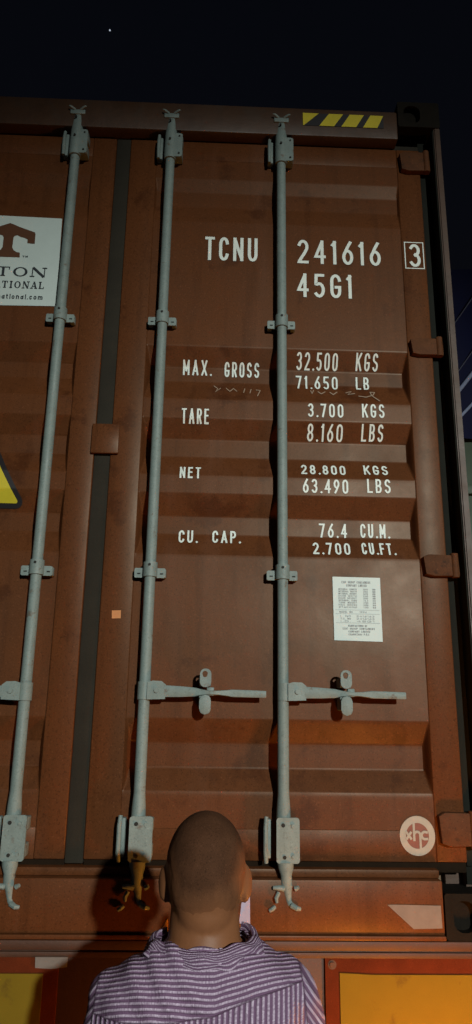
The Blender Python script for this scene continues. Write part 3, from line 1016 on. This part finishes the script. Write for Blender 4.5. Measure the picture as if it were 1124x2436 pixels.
flat_group('sticker_lettering', M['ink'], .003, lambda bm: serif_text(bm, 'INTERNATIONAL', -.580, -.2455, 2.0745, 2.046, .3, .2))
flat_group('sticker_lettering', M['ink'], .003, lambda bm: text_mesh(bm, 'tritoninternational.com', -.545, -.2465, 2.022, 2.002, .0036, .34))
flat_group('sticker_lettering', M['ink'], .003, lambda bm: text_mesh(bm, 'TM', -.334, -.314, 2.181, 2.1735, .0022, .3))

# warning triangle on the left leaf
def tri(r, cx, zb, half, h):
    pts = []
    for (x, z), a0 in (((cx - half, zb), 150), ((cx + half, zb), -90), ((cx, zb + h), 30)):
        for i in range(7):
            a = R(a0 + 120 * i / 6)
            pts.append((x + r * math.cos(a), z + r * math.sin(a)))
    return pts
flat_decal('warning_triangle_edge', tri(.022, -.435, 1.258, .163, .290), M['black'], dl, .0022)
flat_decal('warning_triangle', tri(.006, -.435, 1.258, .163, .290), M['yellow'], dl, .0034)

# ------------------------------------------------------------------ the trailer that carries it
tr = thing('container_trailer', 'skeletal trailer under the brown container with yellow and red rear marker plates', 'trailer', (0, 0.5, GZ))
bm = new()
box(bm, -1.215, 1.215, 0.024, 0.16, -0.375, -0.030, 0.006)
box(bm, -1.215, 1.215, 0.008, 0.17, -0.0295, -0.005, 0.004)
box(bm, -1.21, 1.21, 0.012, 0.023, -0.048, -0.034, 0.002)
finish('rear_beam', bm, M['chassis'], tr)
for xa, xb in ((-0.575, -0.010), (0.7175, 1.215)):
    bm = new()
    box(bm, xa, xb, 0.014, 0.0235, -0.295, -0.0425, 0.002)
    pl = finish('marker_plate', bm, M['red_edge'], tr)
    bm = new()
    xe = 1.175 if xb > 1 else xb - .040
    poly = [(xa + .040, -.255), (xe, -.255), (xe, -.0865), (xa + .13, -.0865), (xa + .09, -.0845), (xa + .040, -.0825)]
    prism(bm, poly, 0.0105, 0.0145)
    finish('yellow_field', bm, M['reflector'], pl, smooth=0)
    for bx_ in (xa + .020, xb - .020):
        for bz_ in (-.063, -.275):
            bm = new()
            cyl(bm, (bx_, 0.0125, bz_), (0, 1, 0), .0075, .007, 6)
            cyl(bm, (bx_, 0.0138, bz_), (0, 1, 0), .012, .002, 16)
            finish('bolt', bm, M['chassis'], pl)
bm = new()
prism(bm, [(-.072, -.072), (-.028, -.074), (.012, -.070), (.014, -.046), (-.074, -.046)], 0.0085, 0.0135)
finish('white_reflector', bm, M['arrow'], tr, smooth=0)
# amber lamp below the marker plate
def tail(x, lens):
    bm = new()
    tube(bm, [(x, 0.05, -0.36), (x, -0.10, -0.40), (x, -0.21, -0.47)], [.024, .020, .022], 12)
    box(bm, x - .09, x + .09, -0.25, -0.19, -0.52, -0.42, 0.012)
    lp = finish('tail_lamp', bm, M['grime'], tr)
    bm = new()
    ellipsoid(bm, (x, -0.25, -0.47), (0.080, 0.026, 0.042))
    finish('lamp_lens', bm, lens, lp, smooth=60)
tail(0.79, emis('amber_lens', (1.0, 0.30, 0.02), 2.0))
tl = bpy.data.lights.new('tail_glow', 'POINT')
tl.energy = 3.5
tl.color = (1.0, 0.33, 0.03)
tl.shadow_soft_size = 0.04
to = bpy.data.objects.new('tail_glow', tl)
C.objects.link(to)
to.location = (0.79, -0.33, -0.455)
adopt(to, tr)
tail(-0.79, mat('dark_lens', (0.3, 0.06, 0.01), 0.2))
for s in (1, -1):
    bm = new()
    box(bm, s * 0.48 - .07, s * 0.48 + .07, 0.17, 12.3, -0.42, -0.10, 0.004)
    finish('chassis_rail', bm, M['chassis'], tr)
bm = new()
for y in (2, 4, 6, 8, 10, 12.1):
    box(bm, -1.2, 1.2, y, y + .12, -0.095, -0.006)
finish('cross_member', bm, M['chassis'], tr, smooth=0)
bm = new()
box(bm, -1.2, 1.2, 0.30, 0.42, -0.86, -0.74, 0.01)
for s in (1, -1):
    box(bm, s * .48 - .04, s * .48 + .04, 0.30, 0.42, -0.74, -0.42)
finish('underrun_bar', bm, M['chassis'], tr)
for y in (1.5, 2.8, 4.1):
    for s in (1, -1):
        bm = new()
        rs = []
        for dx, r in ((-.15, .36), (-.17, .46), (-.13, .50), (.13, .50), (.17, .46), (.15, .36)):
            rs.append(ring(bm, Vector((s * 1.0 + dx, y, GZ + .5)), Vector((0, 1, 0)), Vector((0, 0, 1)), r, r, 32))
        loft(bm, rs)
        wh = finish('wheel', bm, M['tyre'], tr)
        bm = new()
        cyl(bm, (s * 1.135, y, GZ + .5), (1, 0, 0), .30, .09, 28, None)
        cyl(bm, (s * 1.19, y, GZ + .5), (1, 0, 0), .09, .06, 16)
        finish('rim', bm, M['rim'], wh)

# ------------------------------------------------------------------ lorry standing alongside
lr = thing('lorry', 'dark green lorry with its load under a blue tarpaulin lashed by pale ropes', 'lorry', (2.7, 5.0, GZ))
LX0, LX1, LY0, LY1 = 1.46, 3.88, 1.03, 8.0
bm = new()
box(bm, LX0, LX1, LY0, LY1, -0.25, 1.97, 0.02)
for i in range(5):
    x = LX0 + .02 + i * .565
    box(bm, x, x + .07, LY0 - .045, LY0 + .01, -0.22, 1.96, 0.004)
for i in range(10):
    y = LY0 + .2 + i * .68
    box(bm, LX0 - .04, LX0 + .01, y, y + .07, -0.22, 1.96, 0.004)
for z in (0.35, 1.0, 1.62, 1.94):
    box(bm, LX0 - .02, LX1, LY0 - .025, LY0 + .01, z, z + .05, 0.004)
finish('cargo_body', bm, M['lorry_green'], lr)
# tarpaulin: one sheet over the heaped load, hanging down all round
bm = new()
nx, ny = 72, 110
xm, ym = (LX0 + LX1) / 2, (LY0 + LY1) / 2
gr = []
for j in range(ny + 1):
    row = []
    v = -1 + 2 * j / ny
    for i in range(nx + 1):
        u = -1 + 2 * i / nx
        m_ = max(abs(u), abs(v))
        # inside the unit square of 0.7 it is the top, outside it hangs
        if m_ < .72:
            x, y = xm + u / .72 * 1.21, ym + v / .72 * 3.48
            z = 3.05 - .16 * abs(u / .72) ** 2.4 - .08 * abs(v / .72) ** 3
        else:
            k = .72 / m_
            x, y = xm + u * k / .72 * 1.21, ym + v * k / .72 * 3.48
            zt = 3.05 - .16 * abs(u * k / .72) ** 2.4 - .08 * abs(v * k / .72) ** 3
            t = (m_ - .72) / .28
            z = zt + (1.90 - zt) * t
            x += (x - xm) / 1.21 * .05
            y += (y - ym) / 3.48 * .05
        nn = noise.noise(Vector((x * 2.4, y * 2.2, z * 2.0))) * .06 + noise.noise(Vector((x * 7, y * 6, z * 5))) * .022
        if m_ < .72:
            z += nn
        else:
            x += nn * (1 if abs(u) > abs(v) else .3)
            y += nn * (1 if abs(v) > abs(u) else .3)
        row.append(bm.verts.new((x, y, z)))
    gr.append(row)
for j in range(ny):
    for i in range(nx):
        bm.faces.new((gr[j][i], gr[j][i + 1], gr[j + 1][i + 1], gr[j + 1][i]))
finish('tarpaulin', bm, M['tarp'], lr, smooth=60)
YR_ = LY0 - .115
for (x0, z0, x1, z1, r) in ((1.475, 2.005, 2.13, 2.87, .010), (1.55, 1.968, 2.40, 2.93, .0075), (1.52, 2.425, 1.76, 2.78, .003), (1.52, 2.155, 1.93, 2.76, .0028),
                            (3.80, 2.0, 3.1, 2.9, .010), (2.7, 1.97, 2.3, 2.92, .0075), (2.7, 1.97, 3.1, 2.92, .0075)):
    bm = new()
    pts = []
    for i in range(13):
        t = i / 12
        pts.append((x0 + (x1 - x0) * t, YR_ + .02 * math.sin(t * 9), z0 + (z1 - z0) * t - .012 * math.sin(t * math.pi)))
    tube(bm, pts, r, 8, 1.0)
    finish('rope', bm, M['strap'] if r > .005 else M['thin_rope'], lr)
bm = new()
box(bm, LX0 + .05, LX1 - .05, LY1 + .2, LY1 + 2.0, -0.75, 1.75, 0.12, 4)
cab = finish('cab', bm, M['cab'], lr)
bm = new()
box(bm, LX0 + .035, LX0 + .055, LY1 + .6, LY1 + 1.6, 0.6, 1.4, 0.008)
finish('window', bm, M['glass'], cab)
bm = new()
box(bm, LX0 + .7, LX0 + 1.7, LY0 + .05, LY1 + 1.9, -0.62, -0.26)
finish('chassis_rail', bm, M['grime'], lr, smooth=0)
for y in (LY0 + 1.2, LY0 + 2.5, LY1 + .9):
    for dx in (.18, 2.24):
        bm = new()
        rs = []
        for d_, r in ((-.15, .36), (-.17, .46), (-.13, .50), (.13, .50), (.17, .46), (.15, .36)):
            rs.append(ring(bm, Vector((LX0 + dx + d_, y, GZ + .5)), Vector((0, 1, 0)), Vector((0, 0, 1)), r, r, 28))
        loft(bm, rs)
        wh = finish('wheel', bm, M['tyre'], lr)
        bm = new()
        cyl(bm, (LX0 + dx + (-.14 if dx < 1 else .14), y, GZ + .5), (1, 0, 0), .28, .08, 24)
        finish('rim', bm, M['rim'], wh)

# ------------------------------------------------------------------ unseen amber lamp, body and stand added, lighting the foot of the doors
WX, WY, WZ = 1.10, -0.44, -0.60
wl = thing('added_amber_lamp', 'unseen amber lamp on an added stand behind the trailer', 'added lamp', (WX, WY, GZ))
bm = new()
for k in range(3):
    a = R(90 + 120 * k)
    tube(bm, [(WX + .03 * math.cos(a), WY + .03 * math.sin(a), WZ - .14), (WX + .24 * math.cos(a), WY + .24 * math.sin(a), GZ + .008)], .009, 8)
cyl(bm, (WX, WY, WZ - .14), (0, 0, 1), .045, .04, 16)
finish('stand', bm, M['grime'], wl)
bm = new()
cyl(bm, (WX, WY, WZ - .085), (0, 0, 1), .07, .07, 20)
finish('lamp_base', bm, M['grime'], wl)
bm = new()
ellipsoid(bm, (WX, WY, WZ), (.052, .052, .075), 20, 14)
finish('lamp_dome', bm, emis('amber_dome', (1.0, 0.30, 0.02), 12.0), wl, smooth=60)
al = bpy.data.lights.new('amber_lamp', 'POINT')
al.energy = 26
al.color = (1.0, 0.33, 0.03)
al.shadow_soft_size = 0.06
ao = bpy.data.objects.new('amber_lamp', al)
C.objects.link(ao)
ao.location = (WX, WY, WZ + .15)
adopt(ao, wl)

# ------------------------------------------------------------------ star
bm = new()
sd = Vector((-0.16806426, 0.78282871, 0.93683508)).normalized() * 900
ellipsoid(bm, Vector((0.385, -2.144, 0.623)) + sd, (0.85, 0.85, 0.85), 12, 8)
st = finish('star', bm, emis('star_light', (0.75, 0.85, 1.0), 0.6))
tag(st, 'single small bluish star alone in the black night sky', 'star')

# ------------------------------------------------------------------ the man
man = thing('person', 'man seen from behind with cropped hair, a pale striped shirt and crumpled collar', 'person', (0.385, -0.645, GZ))
MX, MY = 0.384, -0.645
def remesh(bm, voxel, smooth_it):
    me = bpy.data.meshes.new('tmp')
    bm.to_mesh(me)
    bm.free()
    o = bpy.data.objects.new('tmp', me)
    C.objects.link(o)
    md = o.modifiers.new('r', 'REMESH')
    md.mode = 'VOXEL'
    md.voxel_size = voxel
    sm = o.modifiers.new('s', 'SMOOTH')
    sm.factor = 0.5
    sm.iterations = smooth_it
    dg = bpy.context.evaluated_depsgraph_get()
    out = bpy.data.meshes.new_from_object(o.evaluated_get(dg))
    bpy.data.objects.remove(o)
    b2 = new()
    b2.from_mesh(out)
    bpy.data.meshes.remove(out)
    return b2
def limb(bm, pts, rads, flat=1.0, sub=6):
    """tapered limb with round ends"""
    P_, R_ = [], []
    pts = [Vector(p) for p in pts]
    for i in range(len(pts) - 1):
        for k in range(sub):
            t = k / sub
            P_.append(pts[i].lerp(pts[i + 1], t))
            R_.append(rads[i] * (1 - t) + rads[i + 1] * t)
    P_.append(pts[-1])
    R_.append(rads[-1])
    for p, r in zip((pts[0], pts[-1]), (rads[0], rads[-1])):
        ellipsoid(bm, p, (r, r * flat, r), 16, 10)
    tube(bm, P_, R_, 16, 1.0)
def torso(bm, grow=0.0):
    rs = []
    #        z      hw    hd    cy
    secs = [(-.56, .150, .095, 0.0), (-.47, .175, .112, -.005), (-.38, .168, .108, 0.0), (-.26, .155, .100, .012), (-.12, .172, .112, .008), (-.02, .188, .116, .0), (.05, .188, .108, -.012),
            (.10, .180, .092, -.022), (.135, .155, .078, -.026), (.165, .110, .066, -.026), (.195, .076, .062, -.020)]
    for z, hw, hd_, cy in secs:
        r = []
        for i in range(32):
            a = 2 * math.pi * i / 32
            c_, s_ = math.cos(a), math.sin(a)
            e = .82
            r.append(bm.verts.new((MX + (hw + grow) * math.copysign(abs(c_) ** e, c_), MY + cy + (hd_ + grow) * math.copysign(abs(s_) ** e, s_), z + grow * (0.6 if z > .05 else 0))))
        rs.append(r)
    loft(bm, rs)
ARM = {}
for s in (1, -1):
    k = 1.0 if s > 0 else .86
    ARM[s] = [(MX + s * (.152 if s > 0 else .146), MY - .010, .094 if s > 0 else .082), (MX + s * .176 * k, MY - .012, -.02), (MX + s * .215 * k, MY - .005, -.22), (MX + s * .205, MY + .11, -.40), (MX + s * .17, MY + .20, -.42)]
bm = new()
# head
ellipsoid(bm, (MX, MY - .002, .318), (.0775, .097, .0985), 40, 26)
ellipsoid(bm, (MX, MY - .030, .290), (.070, .066, .072), 32, 20)
ellipsoid(bm, (MX, MY - .012, .345), (.070, .080, .064), 32, 20)
ellipsoid(bm, (MX, MY - .040, .250), (.054, .048, .050), 24, 14)
ellipsoid(bm, (MX, MY + .045, .262), (.060, .052, .080), 32, 20)
ellipsoid(bm, (MX, MY + .062, .205), (.036, .034, .026), 24, 14)
ellipsoid(bm, (MX, MY + .020, .225), (.056, .055, .040), 24, 14)
tube(bm, [(MX, MY + .092, .300), (MX, MY + .104, .275), (MX, MY + .112, .255), (MX, MY + .096, .246)], [.010, .011, .013, .012], 12)
for s in (1, -1):
    ellipsoid(bm, (MX + s * .013, MY + .097, .251), (.010, .012, .009), 12, 8)
    ellipsoid(bm, (MX + s * .030, MY + .088, .306), (.024, .012, .008), 14, 8)
    ellipsoid(bm, (MX + s * .042, MY + .072, .262), (.020, .020, .018), 14, 8)
    # ear: rim, lobe and root
    rt = Matrix.Rotation(s * R(-28), 3, 'Z').to_quaternion()
    ellipsoid(bm, (MX + s * .0825, MY - .002, .286), (.0075, .018, .032), 18, 12, rt)
    ellipsoid(bm, (MX + s * .0760, MY + .006, .261), (.008, .011, .013), 14, 8)
ellipsoid(bm, (MX, MY + .095, .232), (.024, .010, .0055), 14, 8)
ellipsoid(bm, (MX, MY + .092, .222), (.021, .010, .0065), 14, 8)
# neck and shoulders
rs = []
for z, hw, hd_, cy in ((.10, .085, .070, -.030), (.15, .076, .066, -.028), (.195, .0690, .062, -.022), (.24, .0655, .060, -.012), (.29, .064, .060, -.004)):
    rs.append(ring(bm, Vector((MX, MY + cy, z)), Vector((1, 0, 0)), Vector((0, 1, 0)), hw, hd_, 28))
loft(bm, rs)
torso(bm, -.004)
for s in (1, -1):
    a = ARM[s]
    limb(bm, a[:3] + [a[3]], [.058, .050, .040, .027])
    # palm and five fingers curled round nothing in particular, relaxed in front of the belt
    wr = Vector(a[3])
    hd_ = (Vector(a[4]) - wr).normalized()
    side = Vector((0, 0, 1))
    across = hd_.cross(side).normalized()
    limb(bm, [wr, wr + hd_ * .04, wr + hd_ * .085], [.026, .024, .021], sub=4)
    for i, (off, ln) in enumerate(((.030, .068), (.011, .078), (-.009, .074), (-.027, .058))):
        p0 = wr + hd_ * .08 + side * off
        p1 = p0 + hd_ * ln * .5 - across * s * -.012
        p2 = p1 + hd_ * ln * .30 + across * s * .026
        p3 = p2 + hd_ * ln * .08 + across * s * .026
        limb(bm, [p0, p1, p2, p3], [.0095, .009, .008, .007], sub=3)
    t0 = wr + hd_ * .035 + side * .020
    limb(bm, [t0, t0 + hd_ * .03 + side * .028, t0 + hd_ * .065 + side * .034], [.012, .011, .009], sub=3)
    # leg and foot
    limb(bm, [(MX + s * .092, MY - .004, -.50), (MX + s * .098, MY, -.86), (MX + s * .104, MY - .012, -1.24)], [.088, .056, .036])
    limb(bm, [(MX + s * .104, MY - .03, -1.285), (MX + s * .112, MY + .09, -1.30), (MX + s * .116, MY + .16, -1.305)], [.034, .034, .022])
body = remesh(bm, .0052, 6)
hairfaces = []
bo = finish('body', body, M['skin'], man, smooth=80, fix=False)
# cropped hair: a thin shell over the scalp
bm = new()
bm.from_mesh(bo.data)
def scalp(c):
    x, y, z = c.x - MX, c.y - MY, c.z
    if z < .226 or abs(x) > .0835:
        return False
    # hairline: nape low at the back, up round the ears, forehead high
    if y > .055:
        return z > .345 + (y - .055) * .55
    line = .246 if y < -.035 else .246 + (y + .035) * .62
    if abs(x) > .062 and y > -.045:
        line = max(line, .312)
    return z > line + .004 * math.sin(x * 70) + .008 * noise.noise(Vector((x * 60, y * 60, 2)))
kill = [f for f in bm.faces if not scalp(f.calc_center_median())]
bmesh.ops.delete(bm, geom=kill, context='FACES')
bm.normal_update()
bm.verts.index_update()
depth = {v: 0 for v in bm.verts if any(e.is_boundary for e in v.link_edges)}
front = list(depth)
while front:
    nxt = []
    for v in front:
        for e in v.link_edges:
            o_ = e.other_vert(v)
            if o_ not in depth:
                depth[o_] = depth[v] + 1
                nxt.append(o_)
    front = nxt
fade = [min(1.0, depth.get(v, 14) / 13.0) for v in bm.verts]
for v in bm.verts:
    v.co += v.normal * (-.0008 + .0018 * min(1.0, depth.get(v, 9) / 6.0))
ho = finish('hair', bm, M['hair'], man, smooth=80, fix=False)
fa = ho.data.attributes.new('fade', 'FLOAT', 'POINT')
fa.data.foreach_set('value', fade)
for s in (1, -1):
    bm = new()
    ellipsoid(bm, (MX + s * .030, MY + .083, .291), (.0115, .0115, .0105), 16, 10)
    ey = finish('eye', bm, M['eye'], man, smooth=80)
    bm = new()
    ellipsoid(bm, (MX + s * .030, MY + .0925, .291), (.0050, .0030, .0050), 12, 8)
    finish('iris', bm, M['iris'], ey, smooth=80)

# shirt cloth: stripes from attributes laid out along the weave
def shirt_material():
    m = bpy.data.materials.new('striped_cotton')
    m.use_nodes = True
    t = m.node_tree
    b = t.nodes['Principled BSDF']
    b.inputs['Roughness'].default_value = .85
    b.inputs['Specular IOR Level'].default_value = .2
    def A(n):
        x = t.nodes.new('ShaderNodeAttribute')
        x.attribute_name = n
        return x.outputs['Fac']
    def math_(op, a, bb=None, c=None):
        x = t.nodes.new('ShaderNodeMath')
        x.operation = op
        for i, v in enumerate((a, bb, c)):
            if v is None:
                continue
            if isinstance(v, (int, float)):
                x.inputs[i].default_value = v
            else:
                t.links.new(v, x.inputs[i])
        return x.outputs[0]
    yoke, back, slv = A('weave_yoke'), A('weave_back'), A('weave_sleeve')
    ay, ab_, asl = A('along_yoke'), A('along_back'), A('along_sleeve')
    zy = math_('GREATER_THAN', A('seam_yoke'), 0)
    zs = math_('GREATER_THAN', A('seam_sleeve'), 0)
    def pick(f, a, c):
        x = t.nodes.new('ShaderNodeMix')
        x.data_type = 'FLOAT'
        t.links.new(f, x.inputs[0])
        t.links.new(a, x.inputs[2])
        t.links.new(c, x.inputs[3])
        return x.outputs[0]
    v = pick(zs, pick(zy, back, yoke), slv)
    u = pick(zs, pick(zy, ab_, ay), asl)
    cb = t.nodes.new('ShaderNodeCombineXYZ')
    t.links.new(math_('MULTIPLY', u, 30), cb.inputs[0])
    t.links.new(math_('MULTIPLY', v, 14), cb.inputs[1])
    n0 = t.nodes.new('ShaderNodeTexNoise')
    n0.inputs['Scale'].default_value = 1.0
    t.links.new(cb.outputs[0], n0.inputs['Vector'])
    vv = math_('MULTIPLY_ADD', n0.outputs['Fac'], .0025, v)
    s_ = math_('SINE', math_('MULTIPLY', vv, 2 * math.pi / .0094))
    mr = t.nodes.new('ShaderNodeMapRange')
    mr.interpolation_type = 'SMOOTHSTEP'
    mr.inputs[1].default_value = -.15
    mr.inputs[2].default_value = .55
    t.links.new(s_, mr.inputs[0])
    # puckers along each stripe
    cb2 = t.nodes.new('ShaderNodeCombineXYZ')
    t.links.new(math_('MULTIPLY', u, 330), cb2.inputs[0])
    t.links.new(math_('MULTIPLY', v, 99), cb2.inputs[1])
    n1 = t.nodes.new('ShaderNodeTexNoise')
    n1.inputs['Scale'].default_value = 1.0
    n1.inputs['Detail'].default_value = 3
    t.links.new(cb2.outputs[0], n1.inputs['Vector'])
    pk = t.nodes.new('ShaderNodeMapRange')
    pk.inputs[1].default_value = .3
    pk.inputs[2].default_value = .7
    pk.inputs[3].default_value = .25
    pk.inputs[4].default_value = 1.1
    t.links.new(n1.outputs['Fac'], pk.inputs[0])
    f = math_('MULTIPLY', mr.outputs[0], pk.outputs[0])
    mx = t.nodes.new('ShaderNodeMix')
    mx.data_type = 'RGBA'
    t.links.new(f, mx.inputs[0])
    mx.inputs[6].default_value = (.165, .092, .165, 1)
    mx.inputs[7].default_value = (.57, .46, .59, 1)
    # stitched seams
    sm1 = math_('LESS_THAN', math_('ABSOLUTE', math_('ADD', A('seam_yoke'), -.0005)), .0016)
    sm2 = math_('LESS_THAN', math_('ABSOLUTE', A('seam_sleeve')), .0018)
    sm1 = math_('MULTIPLY', sm1, math_('SUBTRACT', 1.0, zs))
    mxs = t.nodes.new('ShaderNodeMix')
    mxs.data_type = 'RGBA'
    t.links.new(math_('MULTIPLY', math_('MAXIMUM', sm1, sm2), .65), mxs.inputs[0])
    t.links.new(mx.outputs[2], mxs.inputs[6])
    mxs.inputs[7].default_value = (.07, .035, .065, 1)
    t.links.new(mxs.outputs[2], b.inputs['Base Color'])
    bp = t.nodes.new('ShaderNodeBump')
    bp.inputs['Strength'].default_value = .7
    bp.inputs['Distance'].default_value = .0016
    t.links.new(math_('ADD', s_, math_('MULTIPLY', n1.outputs['Fac'], 2.0)), bp.inputs['Height'])
    t.links.new(bp.outputs[0], b.inputs['Normal'])
    return m
M['shirt'] = shirt_material()
def weave(me, fn):
    names = ('weave_yoke', 'weave_back', 'weave_sleeve', 'along_yoke', 'along_back', 'along_sleeve', 'seam_yoke', 'seam_sleeve')
    vals = [[] for _ in names]
    for v in me.vertices:
        for l, x in zip(vals, fn(v.co)):
            l.append(x)
    for nme, l in zip(names, vals):
        a = me.attributes.new(nme, 'FLOAT', 'POINT')
        a.data.foreach_set('value', l)
def shirt_weave(c):
    x, y, z = c.x - MX, c.y - MY, c.z
    right = max(0.0, x - .02)
    up = z + .55 * (y + .09)
    vy = up - .30 * right + .05 * min(0.0, x)
    vb = x * 1.0 - .06 * (z - .1) * (1 if x > 0 else -.4)
    vs_ = abs(x) * .86 + z * .62
    seam = .085 if False else 0
    zs = .098 + .26 * max(0.0, x - .02) + .01 * math.sin(x * 14)
    sy = (z + .2 * (y + .10)) - zs if y < .03 else .02
    edge = (.186 if x > 0 else .196) - .10 * (z - .10)
    return vy, vb, vs_, x, z, y + z * .4, sy, abs(x) - edge
bm = new()
torso(bm, .012)
for s in (1, -1):
    a = ARM[s]
    limb(bm, a[:3] + [Vector(a[2]).lerp(Vector(a[3]), .86)], [.068, .066, .056, .043])
    # cloth ridge over the shoulder
    ellipsoid(bm, (MX + s * .118, MY - .020, .128), (.056, .058, .036), 20, 12)
# collar stands off the neck: cut later
sh = remesh(bm, .0062, 8)
for v in sh.verts:
    c = v.co
    n_ = noise.noise(Vector((c.x * 7, c.y * 7, c.z * 11))) * .007 + noise.noise(Vector((c.x * 17 + 3, c.y * 17, c.z * 23))) * .0030
    fold = .004 * math.sin((c.z * 1.3 + c.x * 1.1 + .06 * math.sin(c.x * 20)) * 62) * max(0.0, min(1.0, (c.z - .02) / .12))
    v.co = c + v.normal * (n_ * 1.25 + fold * .8)
def cut(c):
    x, y, z = c.x - MX, c.y - MY, c.z
    if z < -.535:
        return True
    return z > .155 and (x / .082) ** 2 + ((y + .020) / .070) ** 2 < 1.0
bmesh.ops.delete(sh, geom=[f for f in sh.faces if cut(f.calc_center_median())], context='FACES')
so = finish('shirt', sh, M['shirt'], man, smooth=80, fix=False)
weave(so.data, shirt_weave)

# collar: folded band round the neck, crumpled at its tips
def collar():
    bm = new()
    nt_, rows_ = 84, 15
    gr = []
    for i in range(nt_ + 1):
        t = -1 + 2 * i / nt_
        phi = t * R(128)
        sn, cs = math.sin(phi), math.cos(phi)
        side = abs(t)
        sg = 1 if t > 0 else -1
        rise = .018 + .010 * (1 - cs) * .5 + (.004 * sg * side)
        wob = noise.noise(Vector((phi * 2.2, 0, 4))) * .006
        tip = max(0.0, 1 - abs(t - .52) / .16) if t > 0 else max(0.0, 1 - abs(t + .50) / .12) * .8
        rx, ry = .090 + .006 * side, .078
        ztop = .178 + rise + wob
        row = []
        for j in range(rows_ + 1):
            u = j / rows_
            if u < .4:                    # stand: from the neck seam up to the fold
                k = u / .4
                r = -.010 + .008 * k
                z = ztop - .034 * (1 - k)
            else:                         # fall: over the fold and down
                k = (u - .4) / .6
                r = -.002 + .0045 * math.sin(min(1, k * 3) * math.pi / 2) + (.009 + .008 * side) * k + tip * .012 * k
                z = ztop + .003 * math.sin(k * math.pi) - (.024 + .008 * side) * k ** 1.2 + tip * .012 * k
                cr_ = noise.noise(Vector((phi * 3, k * 2.2, 1.0 + sg)))
                r += cr_ * .010 * k
                z += noise.noise(Vector((phi * 4, k * 2.5, 9.0))) * .012 * k * (.3 + side)
            x = MX + (rx + r) * sn
            y = MY - .018 - (ry + r) * cs
            row.append((Vector((x, y, z)), t * .34 * (1 if True else 1), u))
        gr.append(row)
    V = [[bm.verts.new(p[0]) for p in row] for row in gr]
    for i in range(nt_):
        for j in range(rows_):
            bm.faces.new((V[i][j], V[i + 1][j], V[i + 1][j + 1], V[i][j + 1]))
    bmesh.ops.recalc_face_normals(bm, faces=bm.faces)
    bm.verts.index_update()
    uv = {}
    for i in range(nt_ + 1):
        for j in range(rows_ + 1):
            uv[V[i][j].index] = (gr[i][j][1], gr[i][j][2])
    geo = bmesh.ops.solidify(bm, geom=bm.faces[:], thickness=-.0022)
    return bm, uv, (nt_ + 1) * (rows_ + 1)
bm, uv, nn = collar()
co_ = finish('collar', bm, M['shirt'], so, smooth=80, fix=False)
me = co_.data
from mathutils.kdtree import KDTree
kd = KDTree(nn)
for i in range(nn):
    kd.insert(me.vertices[i].co, i)
kd.balance()
def collar_weave(c):
    _, i, _ = kd.find(c)
    a, u = uv[i]
    v = u * .125
    return v, v, v, a, a, a, -1.0, -1.0
weave(me, collar_weave)
# inner collar stand showing at the front on both sides of the neck
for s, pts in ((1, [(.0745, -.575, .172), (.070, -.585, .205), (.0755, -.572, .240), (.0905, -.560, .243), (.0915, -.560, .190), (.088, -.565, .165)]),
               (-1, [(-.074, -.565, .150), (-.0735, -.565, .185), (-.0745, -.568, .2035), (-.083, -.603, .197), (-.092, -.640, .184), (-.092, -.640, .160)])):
    bm = new()
    a = [bm.verts.new((MX + x, y, z)) for x, y, z in pts]
    b = [bm.verts.new((MX + x + s * .0018, y + .0018, z)) for x, y, z in pts]
    n_ = len(pts)
    bm.faces.new(a)
    bm.faces.new(list(reversed(b)))
    for i in range(n_):
        bm.faces.new((a[i], b[i], b[(i + 1) % n_], a[(i + 1) % n_]))
    finish('collar_stand', bm, M['inner'] if s > 0 else M['amber_lit_cloth'], so, smooth=0)  # left piece is coloured as if amber light fell on it
# trousers, belt line and shoes
bm = new()
rs = []
for z, hw, hd_ in ((-.62, .172, .116), (-.54, .176, .118), (-.48, .172, .114), (-.44, .166, .108)):
    rs.append(ring(bm, Vector((MX, MY, z)), Vector((1, 0, 0)), Vector((0, 1, 0)), hw, hd_, 32))
loft(bm, rs)
for s in (1, -1):
    limb(bm, [(MX + s * .092, MY - .004, -.54), (MX + s * .099, MY, -.88), (MX + s * .105, MY - .010, -1.255)], [.098, .074, .062])
tb = remesh(bm, .009, 6)
finish('trousers', tb, M['trouser'], man, smooth=80, fix=False)
for s in (1, -1):
    bm = new()
    limb(bm, [(MX + s * .104, MY - .045, -1.286), (MX + s * .112, MY + .08, -1.290), (MX + s * .118, MY + .175, -1.297)], [.041, .042, .030], sub=4)
    sb = remesh(bm, .006, 4)
    for v in sb.verts:
        v.co.z = max(v.co.z, GZ + .002)
    finish('shoe', sb, M['shoe'], man, smooth=80, fix=False)
